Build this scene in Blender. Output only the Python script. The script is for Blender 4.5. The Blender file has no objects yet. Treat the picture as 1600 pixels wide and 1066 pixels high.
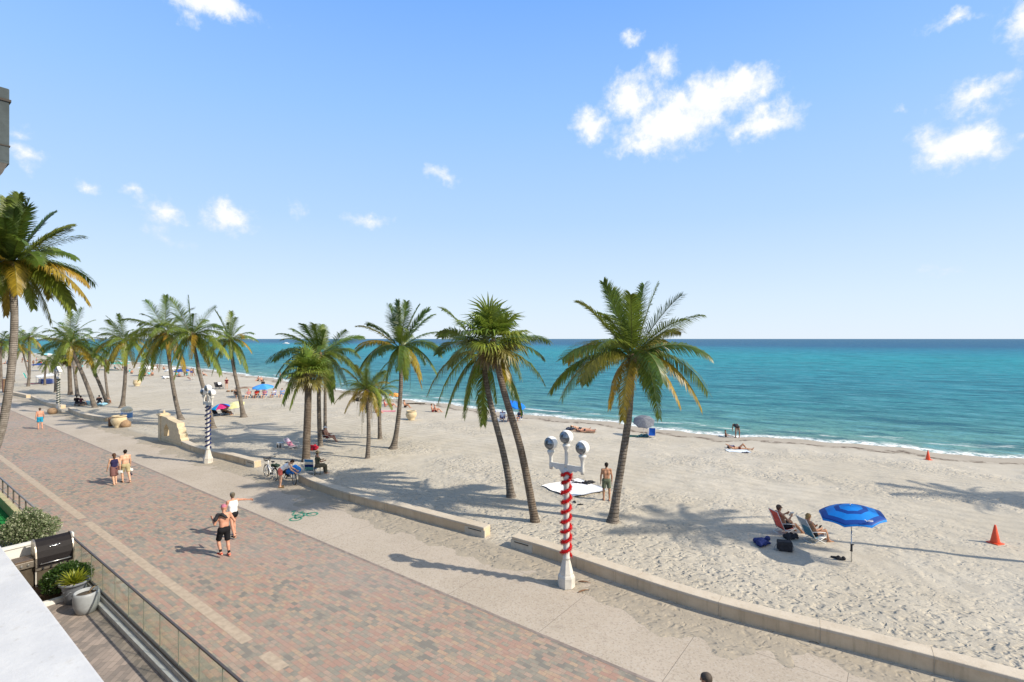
import bpy, bmesh, math, random
import numpy as np
from mathutils import Vector, Matrix
from mathutils.geometry import tessellate_polygon

R = math.radians
rng = random.Random(7)
scene = bpy.context.scene
COL = scene.collection
CAM_H = 7.7
HZ = 529.5            # horizon row in the 1600 px wide picture
FPX = 800.0           # focal length in those pixels
P = np.array([-.795, .607]); P /= np.linalg.norm(P)      # along the promenade, away from the viewer
N = np.array([-P[1] * -1, -P[0]])                        # seaward
ROT = math.atan2(-P[1], -P[0])                           # objects laid out in (s, v): s = -u

def G(px, py, z=0.0):
    Y = (CAM_H - z) * FPX / (py - HZ)
    return np.array([(px - 800) / FPX * Y, Y, z])
def at(px, py, Y):
    return np.array([(px - 800) / FPX * Y, Y, CAM_H - (py - HZ) / FPX * Y])
def uv(x, y):
    return x * P[0] + y * P[1], x * N[0] + y * N[1]
def W(u, v, z=0.0):
    return np.array([u * P[0] + v * N[0], u * P[1] + v * N[1], z])

# ------------------------------------------------------------------ shoreline, walls, terrain height
SEA = -0.6
_sh = [(60, 553.5), (120, 558.5), (200, 566), (300, 576), (370, 585.5), (430, 594), (500, 606), (600, 623), (700, 635.5), (790, 647), (880, 657),
       (960, 665), (1050, 676), (1153, 685.5), (1291, 695), (1445, 708), (1600, 721)]
_shuv = sorted([uv(*G(a, b, SEA)[:2]) for a, b in _sh])
SHU = np.array([a for a, b in _shuv]); SHV = np.array([b for a, b in _shuv])
def _lin(x, xs, ys):
    y = np.interp(x, xs, ys)
    s0 = (ys[1] - ys[0]) / (xs[1] - xs[0]) * 0.5; s1 = (ys[-1] - ys[-3]) / (xs[-1] - xs[-3])
    y = np.where(x < xs[0], ys[0] + (x - xs[0]) * s0, y)
    return np.where(x > xs[-1], ys[-1] + (x - xs[-1]) * s1, y)
def shore(x, y):
    """metres inland (+) or out to sea (-) of the waterline"""
    u, v = uv(x, y)
    wob = 0.5 * np.sin(u * .31) + 0.35 * np.sin(u * .83 + 1) + .2 * np.sin(u * 1.9 + 2)
    return (_lin(u, SHU, SHV) + wob - v) * .9
WALL_PX = {
 'A': [(800, 857), (853, 873), (948, 907), (1044, 941), (1120, 965), (1200, 987), (1331, 1020), (1475, 1059), (1600, 1094), (1800, 1152)],
 'B': [(466, 754), (486, 764), (520, 777), (550, 786.5), (584, 796), (626, 806.5), (666, 818), (710, 830), (756, 842.4)],
 'C': [(262, 690), (270, 692), (281, 698), (296.5, 705.5), (318, 712), (333, 716), (354.7, 720), (372.5, 725), (397, 732)],
 'D': [(106, 643), (112.5, 647), (125, 652.5), (137, 655.5), (150, 657.5), (164, 660)],
 'E': [(48, 624), (59, 629), (70, 634), (80, 636.5), (95, 639.5)],
 'F': [(8, 616), (25, 619), (41, 622.5)],
}
WALLS = {k: [G(a, b)[:2] for a, b in v] for k, v in WALL_PX.items()}
_w = sorted([uv(*p) for v in WALLS.values() for p in v])
WU = np.array([a for a, b in _w]); WV = np.array([b for a, b in _w])
def hash2(a, b):
    v = np.sin(a * 127.1 + b * 311.7) * 43758.5453
    return v - np.floor(v)
def vnoise(x, y):
    xi, yi = np.floor(x), np.floor(y); fx, fy = x - xi, y - yi
    fx = fx * fx * (3 - 2 * fx); fy = fy * fy * (3 - 2 * fy)
    a = hash2(xi, yi); b = hash2(xi + 1, yi); c = hash2(xi, yi + 1); d = hash2(xi + 1, yi + 1)
    return a + (b - a) * fx + (c - a) * fy + (a - b - c + d) * fx * fy
def sstep(a, b, x):
    t = np.clip((x - a) / (b - a), 0, 1); return t * t * (3 - 2 * t)
def land(x, y):
    """height of the sand; it drifts over the concrete along the walls"""
    x = np.asarray(x, float); y = np.asarray(y, float)
    d = shore(x, y); u, v = uv(x, y)
    wv = np.interp(u, WU, WV)
    z = SEA * (1 - sstep(0, 15, d)) + np.where(d < 0, d * .05, 0)
    z = np.maximum(z, -3)
    q = v - wv                                              # + beyond the wall face
    n = vnoise(x * .8, y * .8) * .6 + vnoise(x * 2.3, y * 2.3) * .3 + vnoise(x * 5.1, y * 5.1) * .1
    beach = .05 + .10 * (n - .5) * sstep(0, 3, q) * sstep(2, 9, d)
    drift = .03 + .06 * (n - .5) - .026 * np.clip(-q, 0, 9) ** 1.1
    k = sstep(-.35, .15, q)
    return z + np.where(v < 5.2, -.5, 0) + np.maximum(drift * (1 - k) + beach * k, -.12)
def Gs(px, py):
    z = 0.0
    for _ in range(12):
        p = G(px, py, z); z = float(land(p[0], p[1]))
    return G(px, py, z)

# ------------------------------------------------------------------ objects, labels
def tag(o, label=None, cat=None, group=None, kind=None):
    if label: o['label'] = label
    if cat: o['category'] = cat
    if group: o['group'] = group
    if kind: o['kind'] = kind
    return o
def empty(name, loc=(0, 0, 0), rz=0.0):
    o = bpy.data.objects.new(name, None); COL.objects.link(o)
    o.location = [float(c) for c in loc]; o.rotation_euler = (0, 0, rz); o.empty_display_size = .2
    return o
def kids(o):
    return [c for c in bpy.data.objects if c.parent == o]
def copy_tree(o, parent=None):
    c = o.copy(); COL.objects.link(c)
    if parent: c.parent = parent
    for ch in kids(o): copy_tree(ch, c)
    return c

class MB:
    def __init__(s): s.v = []; s.f = []; s.m = []; s.smooth = []
    def add(s, vs, fs, mi=0, sm=False):
        b = len(s.v); s.v.extend([tuple(float(c) for c in q) for q in vs])
        for f in fs: s.f.append([i + b for i in f]); s.m.append(mi); s.smooth.append(sm)
    def box(s, c, d, rz=0.0, mi=0, M=None):
        c = np.array(c, float); h = np.array(d, float) / 2
        q = np.array([[x, y, z] for x in (-1, 1) for y in (-1, 1) for z in (-1, 1)]) * h
        if rz:
            ca, sa = math.cos(rz), math.sin(rz); q = np.stack([q[:, 0] * ca - q[:, 1] * sa, q[:, 0] * sa + q[:, 1] * ca, q[:, 2]], 1)
        if M is not None: q = q @ np.array(M).T
        s.add(q + c, [(0, 1, 3, 2), (4, 6, 7, 5), (0, 4, 5, 1), (2, 3, 7, 6), (0, 2, 6, 4), (1, 5, 7, 3)], mi)
    def tube(s, pts, r, n=8, mi=0, cap=True, sm=True, flat=1.0, closed=False):
        pts = np.array(pts, float); m = len(pts)
        r = np.full(m, r) if np.isscalar(r) else np.array(r, float)
        t = np.gradient(pts, axis=0) if not closed else np.roll(pts, -1, 0) - np.roll(pts, 1, 0)
        t /= np.linalg.norm(t, axis=1)[:, None] + 1e-9
        ref = np.array([0, 0, 1.]) if abs(t[0][2]) < .9 else np.array([1., 0, 0])
        vs = []
        a = np.cross(ref, t[0]); a /= np.linalg.norm(a)
        for i in range(m):
            a = a - t[i] * (a @ t[i]); a /= np.linalg.norm(a) + 1e-9
            b = np.cross(t[i], a)
            for k in range(n):
                w = 2 * math.pi * k / n
                vs.append(pts[i] + r[i] * (math.cos(w) * a + math.sin(w) * b * flat))
        fs = [(i * n + k, i * n + (k + 1) % n, (i + 1) * n + (k + 1) % n, (i + 1) * n + k) for i in range(m - 1) for k in range(n)]
        if closed: fs += [((m - 1) * n + k, (m - 1) * n + (k + 1) % n, (k + 1) % n, k) for k in range(n)]
        s.add(vs, fs, mi, sm)
        if cap and not closed:
            b = len(s.v) - m * n
            s.f.append([b + k for k in range(n)][::-1]); s.m.append(mi); s.smooth.append(False)
            s.f.append([b + (m - 1) * n + k for k in range(n)]); s.m.append(mi); s.smooth.append(False)
    def lathe(s, prof, c=(0, 0, 0), n=24, mi=0, sm=True, sy=1.0, mfun=None, turn=0.0):
        c = np.array(c, float); vs = []
        for r, z in prof:
            for k in range(n):
                w = 2 * math.pi * k / n + turn; vs.append(c + np.array([r * math.cos(w), r * math.sin(w) * sy, z]))
        b = len(s.v); s.add(vs, [], mi)
        for i in range(len(prof) - 1):
            for k in range(n):
                s.f.append([b + i * n + k, b + i * n + (k + 1) % n, b + (i + 1) * n + (k + 1) % n, b + (i + 1) * n + k])
                s.m.append(mfun(i, k) if mfun else mi); s.smooth.append(sm)
        for i in (0, len(prof) - 1):
            if prof[i][0] > 1e-4:
                s.f.append([b + i * n + k for k in range(n)][::(-1 if i == 0 else 1)]); s.m.append(mfun(min(i, len(prof) - 2), 0) if mfun else mi); s.smooth.append(False)
    def sphere(s, c, r, n=16, m=10, mi=0, mfun=None):
        r = np.array([r, r, r]) if np.isscalar(r) else np.array(r, float)
        prof = [(math.sin(math.pi * i / m), -math.cos(math.pi * i / m)) for i in range(m + 1)]
        vs = []; fs = []
        for a, z in prof:
            for k in range(n):
                w = 2 * math.pi * k / n; vs.append(np.array(c) + r * np.array([a * math.cos(w), a * math.sin(w), z]))
        b = len(s.v); s.add(vs, [])
        for i in range(m):
            for k in range(n):
                f = [b + i * n + k, b + i * n + (k + 1) % n, b + (i + 1) * n + (k + 1) % n, b + (i + 1) * n + k]
                s.f.append(f); s.smooth.append(True)
                s.m.append(mfun(np.mean([s.v[j] for j in f], axis=0) - np.array(c)) if mfun else mi)
    def prism(s, pts, z0, z1, mi=0):
        n = len(pts); vs = [(x, y, z0) for x, y in pts] + [(x, y, z1) for x, y in pts]
        s.add(vs, [tuple(range(n))[::-1], tuple(range(n, 2 * n))] + [(i, (i + 1) % n, n + (i + 1) % n, n + i) for i in range(n)], mi)
    def quad(s, a, b, c, d, mi=0): s.add([a, b, c, d], [(0, 1, 2, 3)], mi)
    def build(s, name, mats, parent=None, loc=None, rz=0.0, bevel=0.0):
        me = bpy.data.meshes.new(name); me.from_pydata(s.v, [], s.f)
        if not isinstance(mats, (list, tuple)): mats = [mats]
        for m in mats: me.materials.append(m)
        me.polygons.foreach_set('material_index', s.m); me.polygons.foreach_set('use_smooth', s.smooth)
        me.update()
        bm = bmesh.new(); bm.from_mesh(me); bmesh.ops.remove_doubles(bm, verts=bm.verts, dist=1e-5)
        if bevel:
            es = [e for e in bm.edges if len(e.link_faces) == 2 and e.calc_face_angle(0) > .6]
            bmesh.ops.bevel(bm, geom=es, offset=bevel, segments=2, affect='EDGES', profile=.6)
        bmesh.ops.recalc_face_normals(bm, faces=bm.faces); bm.to_mesh(me); bm.free()
        o = bpy.data.objects.new(name, me); COL.objects.link(o)
        if parent: o.parent = parent
        if loc is not None: o.location = [float(c) for c in loc]
        o.rotation_euler = (0, 0, rz)
        return o
def np_mesh(name, V, F, mat, attrs=None, smooth=True, parent=None):
    """V (n,3), F (m,4) or list of quads/tris padded with -1"""
    V = np.asarray(V, np.float32); F = np.asarray(F, np.int32)
    me = bpy.data.meshes.new(name)
    cnt = (F >= 0).sum(1).astype(np.int32); flat = F[F >= 0]
    me.vertices.add(len(V)); me.vertices.foreach_set('co', V.ravel())
    me.loops.add(len(flat)); me.loops.foreach_set('vertex_index', flat.astype(np.int32))
    st = np.concatenate([[0], np.cumsum(cnt)[:-1]]).astype(np.int32)
    me.polygons.add(len(F)); me.polygons.foreach_set('loop_start', st); me.polygons.foreach_set('loop_total', cnt)
    me.polygons.foreach_set('use_smooth', np.full(len(F), smooth))
    for k, a in (attrs or {}).items():
        a = np.asarray(a, np.float32)
        if a.ndim == 1:
            t = me.attributes.new(k, 'FLOAT', 'POINT'); t.data.foreach_set('value', a)
        else:
            t = me.attributes.new(k, 'FLOAT_COLOR', 'POINT'); t.data.foreach_set('color', np.concatenate([a, np.ones((len(a), 1), np.float32)], 1).ravel())
    me.materials.append(mat); me.update(calc_edges=True); me.validate()
    o = bpy.data.objects.new(name, me); COL.objects.link(o)
    if parent: o.parent = parent
    return o

# ------------------------------------------------------------------ materials
class NT:
    def __init__(s, name):
        s.mat = bpy.data.materials.new(name); s.mat.use_nodes = True
        s.t = s.mat.node_tree; s.t.nodes.clear()
        s.out = s.n('ShaderNodeOutputMaterial')
    def n(s, typ, ins=None, **kw):
        d = s.t.nodes.new(typ)
        for k, v in kw.items(): setattr(d, k, v)
        for k, v in (ins or {}).items():
            if isinstance(v, bpy.types.NodeSocket): s.t.links.new(v, d.inputs[k])
            else: d.inputs[k].default_value = v
        return d
    def math(s, op, a, b=0.0, c=0.0, clamp=False):
        return s.n('ShaderNodeMath', {0: a, 1: b, 2: c}, operation=op, use_clamp=clamp).outputs[0]
    def mix(s, f, a, b, typ='MIX'):
        m = s.n('ShaderNodeMix', data_type='RGBA', blend_type=typ)
        for k, v in ((0, f), (6, a), (7, b)):
            if isinstance(v, bpy.types.NodeSocket): s.t.links.new(v, m.inputs[k])
            else: m.inputs[k].default_value = v if k == 0 else (tuple(v) + (1,))[:4]
        return m.outputs[2]
    def rng(s, v, a, b, c=0.0, d=1.0, smooth=True):
        return s.n('ShaderNodeMapRange', {0: v, 1: a, 2: b, 3: c, 4: d}, interpolation_type='SMOOTHSTEP' if smooth else 'LINEAR').outputs[0]
    def noise(s, vec, scale, detail=4, rough=.55, out=0, dist=0.0):
        return s.n('ShaderNodeTexNoise', {'Vector': vec, 'Scale': scale, 'Detail': detail, 'Roughness': rough, 'Distortion': dist}).outputs[out]
    def obj(s): return s.n('ShaderNodeTexCoord').outputs['Object']
    def attr(s, name, out='Fac'): return s.n('ShaderNodeAttribute', attribute_name=name).outputs[out]
    def ramp(s, f, stops, interp='LINEAR'):
        r = s.n('ShaderNodeValToRGB', {0: f}); e = r.color_ramp; e.interpolation = interp
        while len(e.elements) < len(stops): e.elements.new(.5)
        for q, (p, c) in zip(e.elements, stops): q.position = p; q.color = (tuple(c) + (1,))[:4]
        return r.outputs[0]
    def bsdf(s, col, rough=.6, normal=None, metal=0.0, spec=.5, extra=None):
        b = s.n('ShaderNodeBsdfPrincipled', {'Roughness': rough, 'Metallic': metal, 'Specular IOR Level': spec})
        if isinstance(col, bpy.types.NodeSocket): s.t.links.new(col, b.inputs['Base Color'])
        else: b.inputs['Base Color'].default_value = (tuple(col) + (1,))[:4]
        if normal is not None: s.t.links.new(normal, b.inputs['Normal'])
        for k, v in (extra or {}).items():
            b.inputs[k].default_value = v
        s.t.links.new(b.outputs[0], s.out.inputs[0])
        return b
    def bump(s, h, strength=1.0, dist=.02, normal=None):
        i = {'Height': h, 'Strength': strength, 'Distance': dist}
        if normal is not None: i['Normal'] = normal
        return s.n('ShaderNodeBump', i).outputs[0]
_mc = {}
def mat(name, col, rough=.6, var=.12, scale=9.0, bump=0.0, metal=0.0, spec=.4, bscale=None):
    if name in _mc: return _mc[name]
    t = NT(name); o = t.obj()
    f = t.noise(o, scale, 5)
    f = t.rng(f, .3, .7)
    a = tuple(c * (1 - var) for c in col); b = tuple(min(1, c * (1 + var)) for c in col)
    nrm = t.bump(t.noise(o, bscale or scale * 3, 4), .6, bump) if bump else None
    t.bsdf(t.mix(f, a, b), rough, nrm, metal, spec)
    _mc[name] = t.mat
    return t.mat

# ------------------------------------------------------------------ camera, sun, sky
cam = bpy.data.cameras.new('camera'); cam.lens = 18; cam.sensor_width = 36; cam.clip_end = 60000; cam.clip_start = .05
cam.shift_y = -(533 - HZ) / 1600
co = bpy.data.objects.new('camera', cam); COL.objects.link(co); co.location = (0, 0, CAM_H); co.rotation_euler = (R(90), 0, 0)
scene.camera = co
SUN_EL = R(38.0); SUN_AZ = math.atan2(.945, -.326)
sun = bpy.data.lights.new('sun', 'SUN'); sun.energy = 4.3; sun.angle = R(.6); sun.color = (1, .905, .765)
so = bpy.data.objects.new('sun', sun); COL.objects.link(so)
sd = Vector((math.sin(SUN_AZ) * math.cos(SUN_EL), math.cos(SUN_AZ) * math.cos(SUN_EL), math.sin(SUN_EL)))
so.rotation_euler = sd.to_track_quat('Z', 'Y').to_euler()
scene.view_settings.view_transform = 'Standard'; scene.view_settings.look = 'None'
scene.view_settings.exposure = 0.46; scene.view_settings.gamma = 1
try: scene.cycles.use_denoising = True
except Exception: pass
scene.cycles.max_bounces = 8; scene.cycles.transparent_max_bounces = 12

def ang(px, py):
    a, b = (px - 800) / FPX, (HZ - py) / FPX
    return math.atan2(a, 1), math.atan2(b, math.hypot(a, 1))
def make_world():
    w = bpy.data.worlds.new('World'); scene.world = w; w.use_nodes = True
    t = NT.__new__(NT); t.t = w.node_tree; t.t.nodes.clear(); t.out = t.n('ShaderNodeOutputWorld')
    sky = t.n('ShaderNodeTexSky', sky_type='NISHITA', sun_disc=False, sun_elevation=SUN_EL, sun_rotation=SUN_AZ,
              altitude=0, air_density=1.0, dust_density=.35, ozone_density=2.2)
    d = t.n('ShaderNodeTexCoord').outputs['Generated']
    s = t.n('ShaderNodeSeparateXYZ', {0: d})
    el = t.math('ARCSINE', s.outputs[2]); az = t.math('ARCTAN2', s.outputs[0], s.outputs[1])
    # a clear maritime sky in a cleaner blue; zenith paled for less blue fill
    e01 = t.math('DIVIDE', el, math.pi / 2, clamp=True)
    hue = t.ramp(e01, [(0, (8.0, 9.1, 10.3)), (.045, (7.2, 8.7, 10.4)), (.14, (5.0, 7.3, 10.4)), (.26, (3.4, 6.1, 10.6)), (.38, (2.1, 4.7, 10.6)), (.55, (2.4, 4.2, 7.6)), (1, (3.0, 4.2, 6.2))])
    col = t.mix(.9, sky.outputs[0], hue)
    # bright milky aureole round the unseen sun, added to warm the fill light
    near = t.n('ShaderNodeVectorMath', {0: d, 1: tuple(sd)}, operation='DOT_PRODUCT').outputs['Value']
    col = t.mix(t.rng(near, .62, 1.0, 0, .95), col, (10.5, 9.6, 8.4))
    v = t.n('ShaderNodeCombineXYZ', {0: az, 1: el, 2: 0.0}).outputs[0]
    n1 = t.noise(v, 14, 9, .62, out=1); wob = t.n('ShaderNodeVectorMath', {0: n1, 1: (.5, .5, .5)}, operation='SUBTRACT').outputs[0]
    wob = t.n('ShaderNodeVectorMath', {0: wob, 'Scale': .075}, operation='SCALE').outputs[0]
    vw = t.n('ShaderNodeVectorMath', {0: v, 1: wob}, operation='ADD').outputs[0]
    # cloud puffs: centre x, y, half width, half height (as angles of those pixels), tilt, strength
    puffs = [(1055, 188, 88, 44, 4, 1.12), (1110, 158, 62, 42, 12, 1.08), (1155, 134, 60, 32, 6, 1.02), (985, 155, 42, 36, -20, 1), (1030, 115, 22, 34, 0, .62), (925, 192, 30, 26, 0, .95),
             (1010, 225, 55, 18, 0, .8), (1195, 190, 52, 26, 6, 1), (1498, 228, 78, 36, -16, 1.1), (1530, 150, 60, 22, 6, .85), (1490, 175, 24, 14, 0, .5),
             (1495, 33, 46, 11, -8, .55), (1600, 45, 40, 45, 0, .8), (325, 6, 90, 24, 0, .95), (300, 30, 20, 16, 0, .5), (355, 341, 42, 24, -4, 1.0),
             (254, 328, 33, 21, -4, .85), (205, 300, 22, 10, -12, .5), (140, 291, 20, 12, -20, .55), (50, 245, 30, 18, -20, .66), (40, 205, 14, 16, -30, .45),
             (580, 346, 30, 12, -14, .75), (690, 272, 27, 10, -10, .55), (990, 55, 20, 13, 0, .65), (460, 320, 18, 14, -40, .36), (1480, 424, 30, 8, 4, .4),
             (262, 372, 30, 12, -15, .36), (1600, 205, 20, 8, 0, .4), (1410, 168, 14, 8, 0, .34)]
    dens = None
    for (x, y, rx, ry, tilt, st) in puffs:
        a0, e0 = ang(x, y); a1, _ = ang(x + rx, y); a2, _ = ang(x - rx, y); _, e1 = ang(x, y - ry); _, e2 = ang(x, y + ry)
        q = t.n('ShaderNodeMapping', {'Vector': vw, 'Location': (a0, e0, 0), 'Rotation': (0, 0, R(tilt)), 'Scale': ((a1 - a2) / 2, (e1 - e2) / 2, 1)}, vector_type='TEXTURE').outputs[0]
        L = t.n('ShaderNodeVectorMath', {0: q}, operation='LENGTH').outputs['Value']
        g = t.math('MULTIPLY', t.math('SUBTRACT', 1.32, L), st)
        dens = g if dens is None else t.math('SMOOTH_MAX', dens, g, .25)
    fine = t.noise(v, 26, 9, .62); fin2 = t.noise(v, 75, 6, .65, dist=.6)
    dens = t.math('ADD', dens, t.math('ADD', t.math('MULTIPLY', t.math('SUBTRACT', fine, .5), 1.7), t.math('MULTIPLY', t.math('SUBTRACT', fin2, .5), .7)))
    alpha = t.rng(dens, .0, .95, 0, .97)
    ccol = t.ramp(t.rng(t.math('ADD', dens, t.math('MULTIPLY', t.math('SUBTRACT', t.noise(v, 22, 5), .5), .9)),   .1, 1.25), [(0, (7.4, 8.4, 10.0)), (.45, (8.6, 9.2, 10.2)), (1, (10.6, 10.6, 10.7))])
    col = t.mix(alpha, col, ccol)
    bg = t.n('ShaderNodeBackground', {0: col, 1: .075})
    t.t.links.new(bg.outputs[0], t.out.inputs[0])
make_world()

# ------------------------------------------------------------------ sand and sea
def polar(r0, r1, nr, th0, th1, nt, power=1.0):
    r = np.exp(np.linspace(math.log(r0), math.log(r1), nr)); th = np.linspace(R(th0), R(th1), nt)
    rr, tt = np.meshgrid(r, th, indexing='ij')
    x = (rr * np.sin(tt)).ravel(); y = (rr * np.cos(tt)).ravel()
    i = np.arange(nr * nt).reshape(nr, nt)
    F = np.stack([i[:-1, :-1], i[:-1, 1:], i[1:, 1:], i[1:, :-1]], -1).reshape(-1, 4)
    return x, y, F
def compact(V, F, keep, attrs):
    F = F[keep]; used = np.unique(F); mp = -np.ones(len(V), np.int64); mp[used] = np.arange(len(used))
    return V[used], mp[F], {k: a[used] for k, a in attrs.items()}
def sand_material():
    t = NT('dry_sand'); o = t.obj()
    d = t.attr('shore'); q = t.attr('past_wall')
    big = t.noise(o, .12, 3); mid = t.noise(o, .9, 4); fine = t.noise(o, 28, 3, .7)
    c = t.mix(t.rng(big, .35, .65), (.445, .405, .33), (.495, .455, .38))
    c = t.mix(t.math('MULTIPLY', t.rng(mid, .35, .7), .5), c, (.385, .345, .277))
    c = t.mix(t.math('MULTIPLY', t.rng(fine, .42, .70), .45), c, (.27, .24, .195))
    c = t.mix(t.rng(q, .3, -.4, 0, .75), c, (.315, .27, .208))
    edge = t.math('ADD', d, t.math('MULTIPLY', t.math('SUBTRACT', t.noise(o, .5, 5), .5), 3.0))
    c = t.mix(t.rng(edge, 2.4, .6, 0, .42), c, (.27, .225, .18))
    weed = t.math('MULTIPLY', t.rng(t.math('ABSOLUTE', t.math('SUBTRACT', edge, 1.2)), .55, .08), t.rng(t.noise(o, 1.6, 5, .7), .40, .56))
    c = t.mix(t.math('MULTIPLY', weed, .85), c, (.075, .05, .035))
    # combed strips left by the beach tractor run along the shore; footprints everywhere else
    al = t.n('ShaderNodeVectorRotate', {'Vector': o, 'Angle': -ROT - R(3)}, rotation_type='Z_AXIS').outputs[0]
    sp = t.n('ShaderNodeSeparateXYZ', {0: al}); 
    w = t.n('ShaderNodeTexWave', {'Vector': t.n('ShaderNodeCombineXYZ', {0: t.math('MULTIPLY', sp.outputs[0], .04), 1: sp.outputs[1], 2: 0.0}).outputs[0],
            'Scale': .42, 'Distortion': 1.4, 'Detail': 3, 'Detail Scale': 1.6}, bands_direction='Y').outputs[1]
    lane = t.noise(t.n('ShaderNodeCombineXYZ', {0: t.math('MULTIPLY', sp.outputs[0], .02), 1: t.math('MULTIPLY', sp.outputs[1], .13), 2: 0.0}).outputs[0], 1.0, 2)
    lane2 = t.rng(lane, .42, .55)
    wd = t.n('ShaderNodeVectorMath', {0: o, 1: t.n('ShaderNodeVectorMath', {0: t.noise(o, 1.4, 3, out=1), 'Scale': .7}, operation='SCALE').outputs[0]}, operation='ADD').outputs[0]
    st = t.n('ShaderNodeMapping', {'Vector': wd, 'Rotation': (0, 0, .5), 'Scale': (1.5, 2.7, 1)}).outputs[0]
    pit = t.n('ShaderNodeTexVoronoi', {'Vector': st, 'Scale': 1.9, 'Randomness': 1.0}, feature='SMOOTH_F1')
    pit.inputs['Smoothness'].default_value = .25
    ph = t.rng(pit.outputs['Distance'], .1, .5)
    st2 = t.n('ShaderNodeMapping', {'Vector': wd, 'Rotation': (0, 0, -.9), 'Scale': (2.1, 3.6, 1)}).outputs[0]
    pit2 = t.n('ShaderNodeTexVoronoi', {'Vector': st2, 'Scale': 2.3, 'Smoothness': .3}, feature='SMOOTH_F1').outputs['Distance']
    ph2 = t.rng(pit2, .06, .4)
    trod = t.rng(t.noise(o, .22, 4, .6), .40, .60)
    near = t.rng(q, 7.0, 2.0)
    amt = t.math('MAXIMUM', near, t.math('MULTIPLY', trod, t.math('SUBTRACT', 1.0, t.math('MULTIPLY', lane2, .85))))
    amt = t.math('MULTIPLY', t.math('ADD', amt, .10, clamp=True), t.rng(q, -.2, .5, .45, 1))
    h = t.math('MULTIPLY', t.math('ADD', ph, t.math('MULTIPLY', ph2, .55)), amt)
    h = t.math('ADD', h, t.math('MULTIPLY', t.noise(o, 4.5, 3, .5), t.math('ADD', t.math('MULTIPLY', amt, .6), .16)))
    h = t.math('ADD', h, t.math('MULTIPLY', t.math('MULTIPLY', w, lane2), .55))
    h = t.math('MULTIPLY', h, t.rng(d, 1, 6))
    nrm = t.bump(h, .62, .10)
    t.bsdf(c, .95, nrm, spec=.12)
    return t.mat
x, y, F = polar(5, 260, 1000, -66, 66, 620)
def sand_part(x, y, F, rmax=None):
    d = shore(x, y); z = land(x, y); u, v = uv(x, y); q = v - np.interp(u, WU, WV)
    V = np.stack([x, y, z], 1)
    ok = (d > -14) & (q > -7)
    return compact(V, F, ok[F].any(1), {'shore': d, 'past_wall': q})
V1, F1, A1 = sand_part(x, y, F)
x2, y2, F2 = polar(260, 3000, 70, -66, 66, 400)
x3, y3, F3 = polar(5, 400, 110, 66, 110, 60)
V2, F2, A2 = sand_part(x2, y2, F2); V3, F3, A3 = sand_part(x3, y3, F3)
Vs = np.concatenate([V1, V2, V3]); Fs = np.concatenate([F1, F2 + len(V1), F3 + len(V1) + len(V2)])
As = {k: np.concatenate([A1[k], A2[k], A3[k]]) for k in A1}
tag(np_mesh('sand_beach', Vs, Fs, sand_material(), As), kind='structure')

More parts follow.
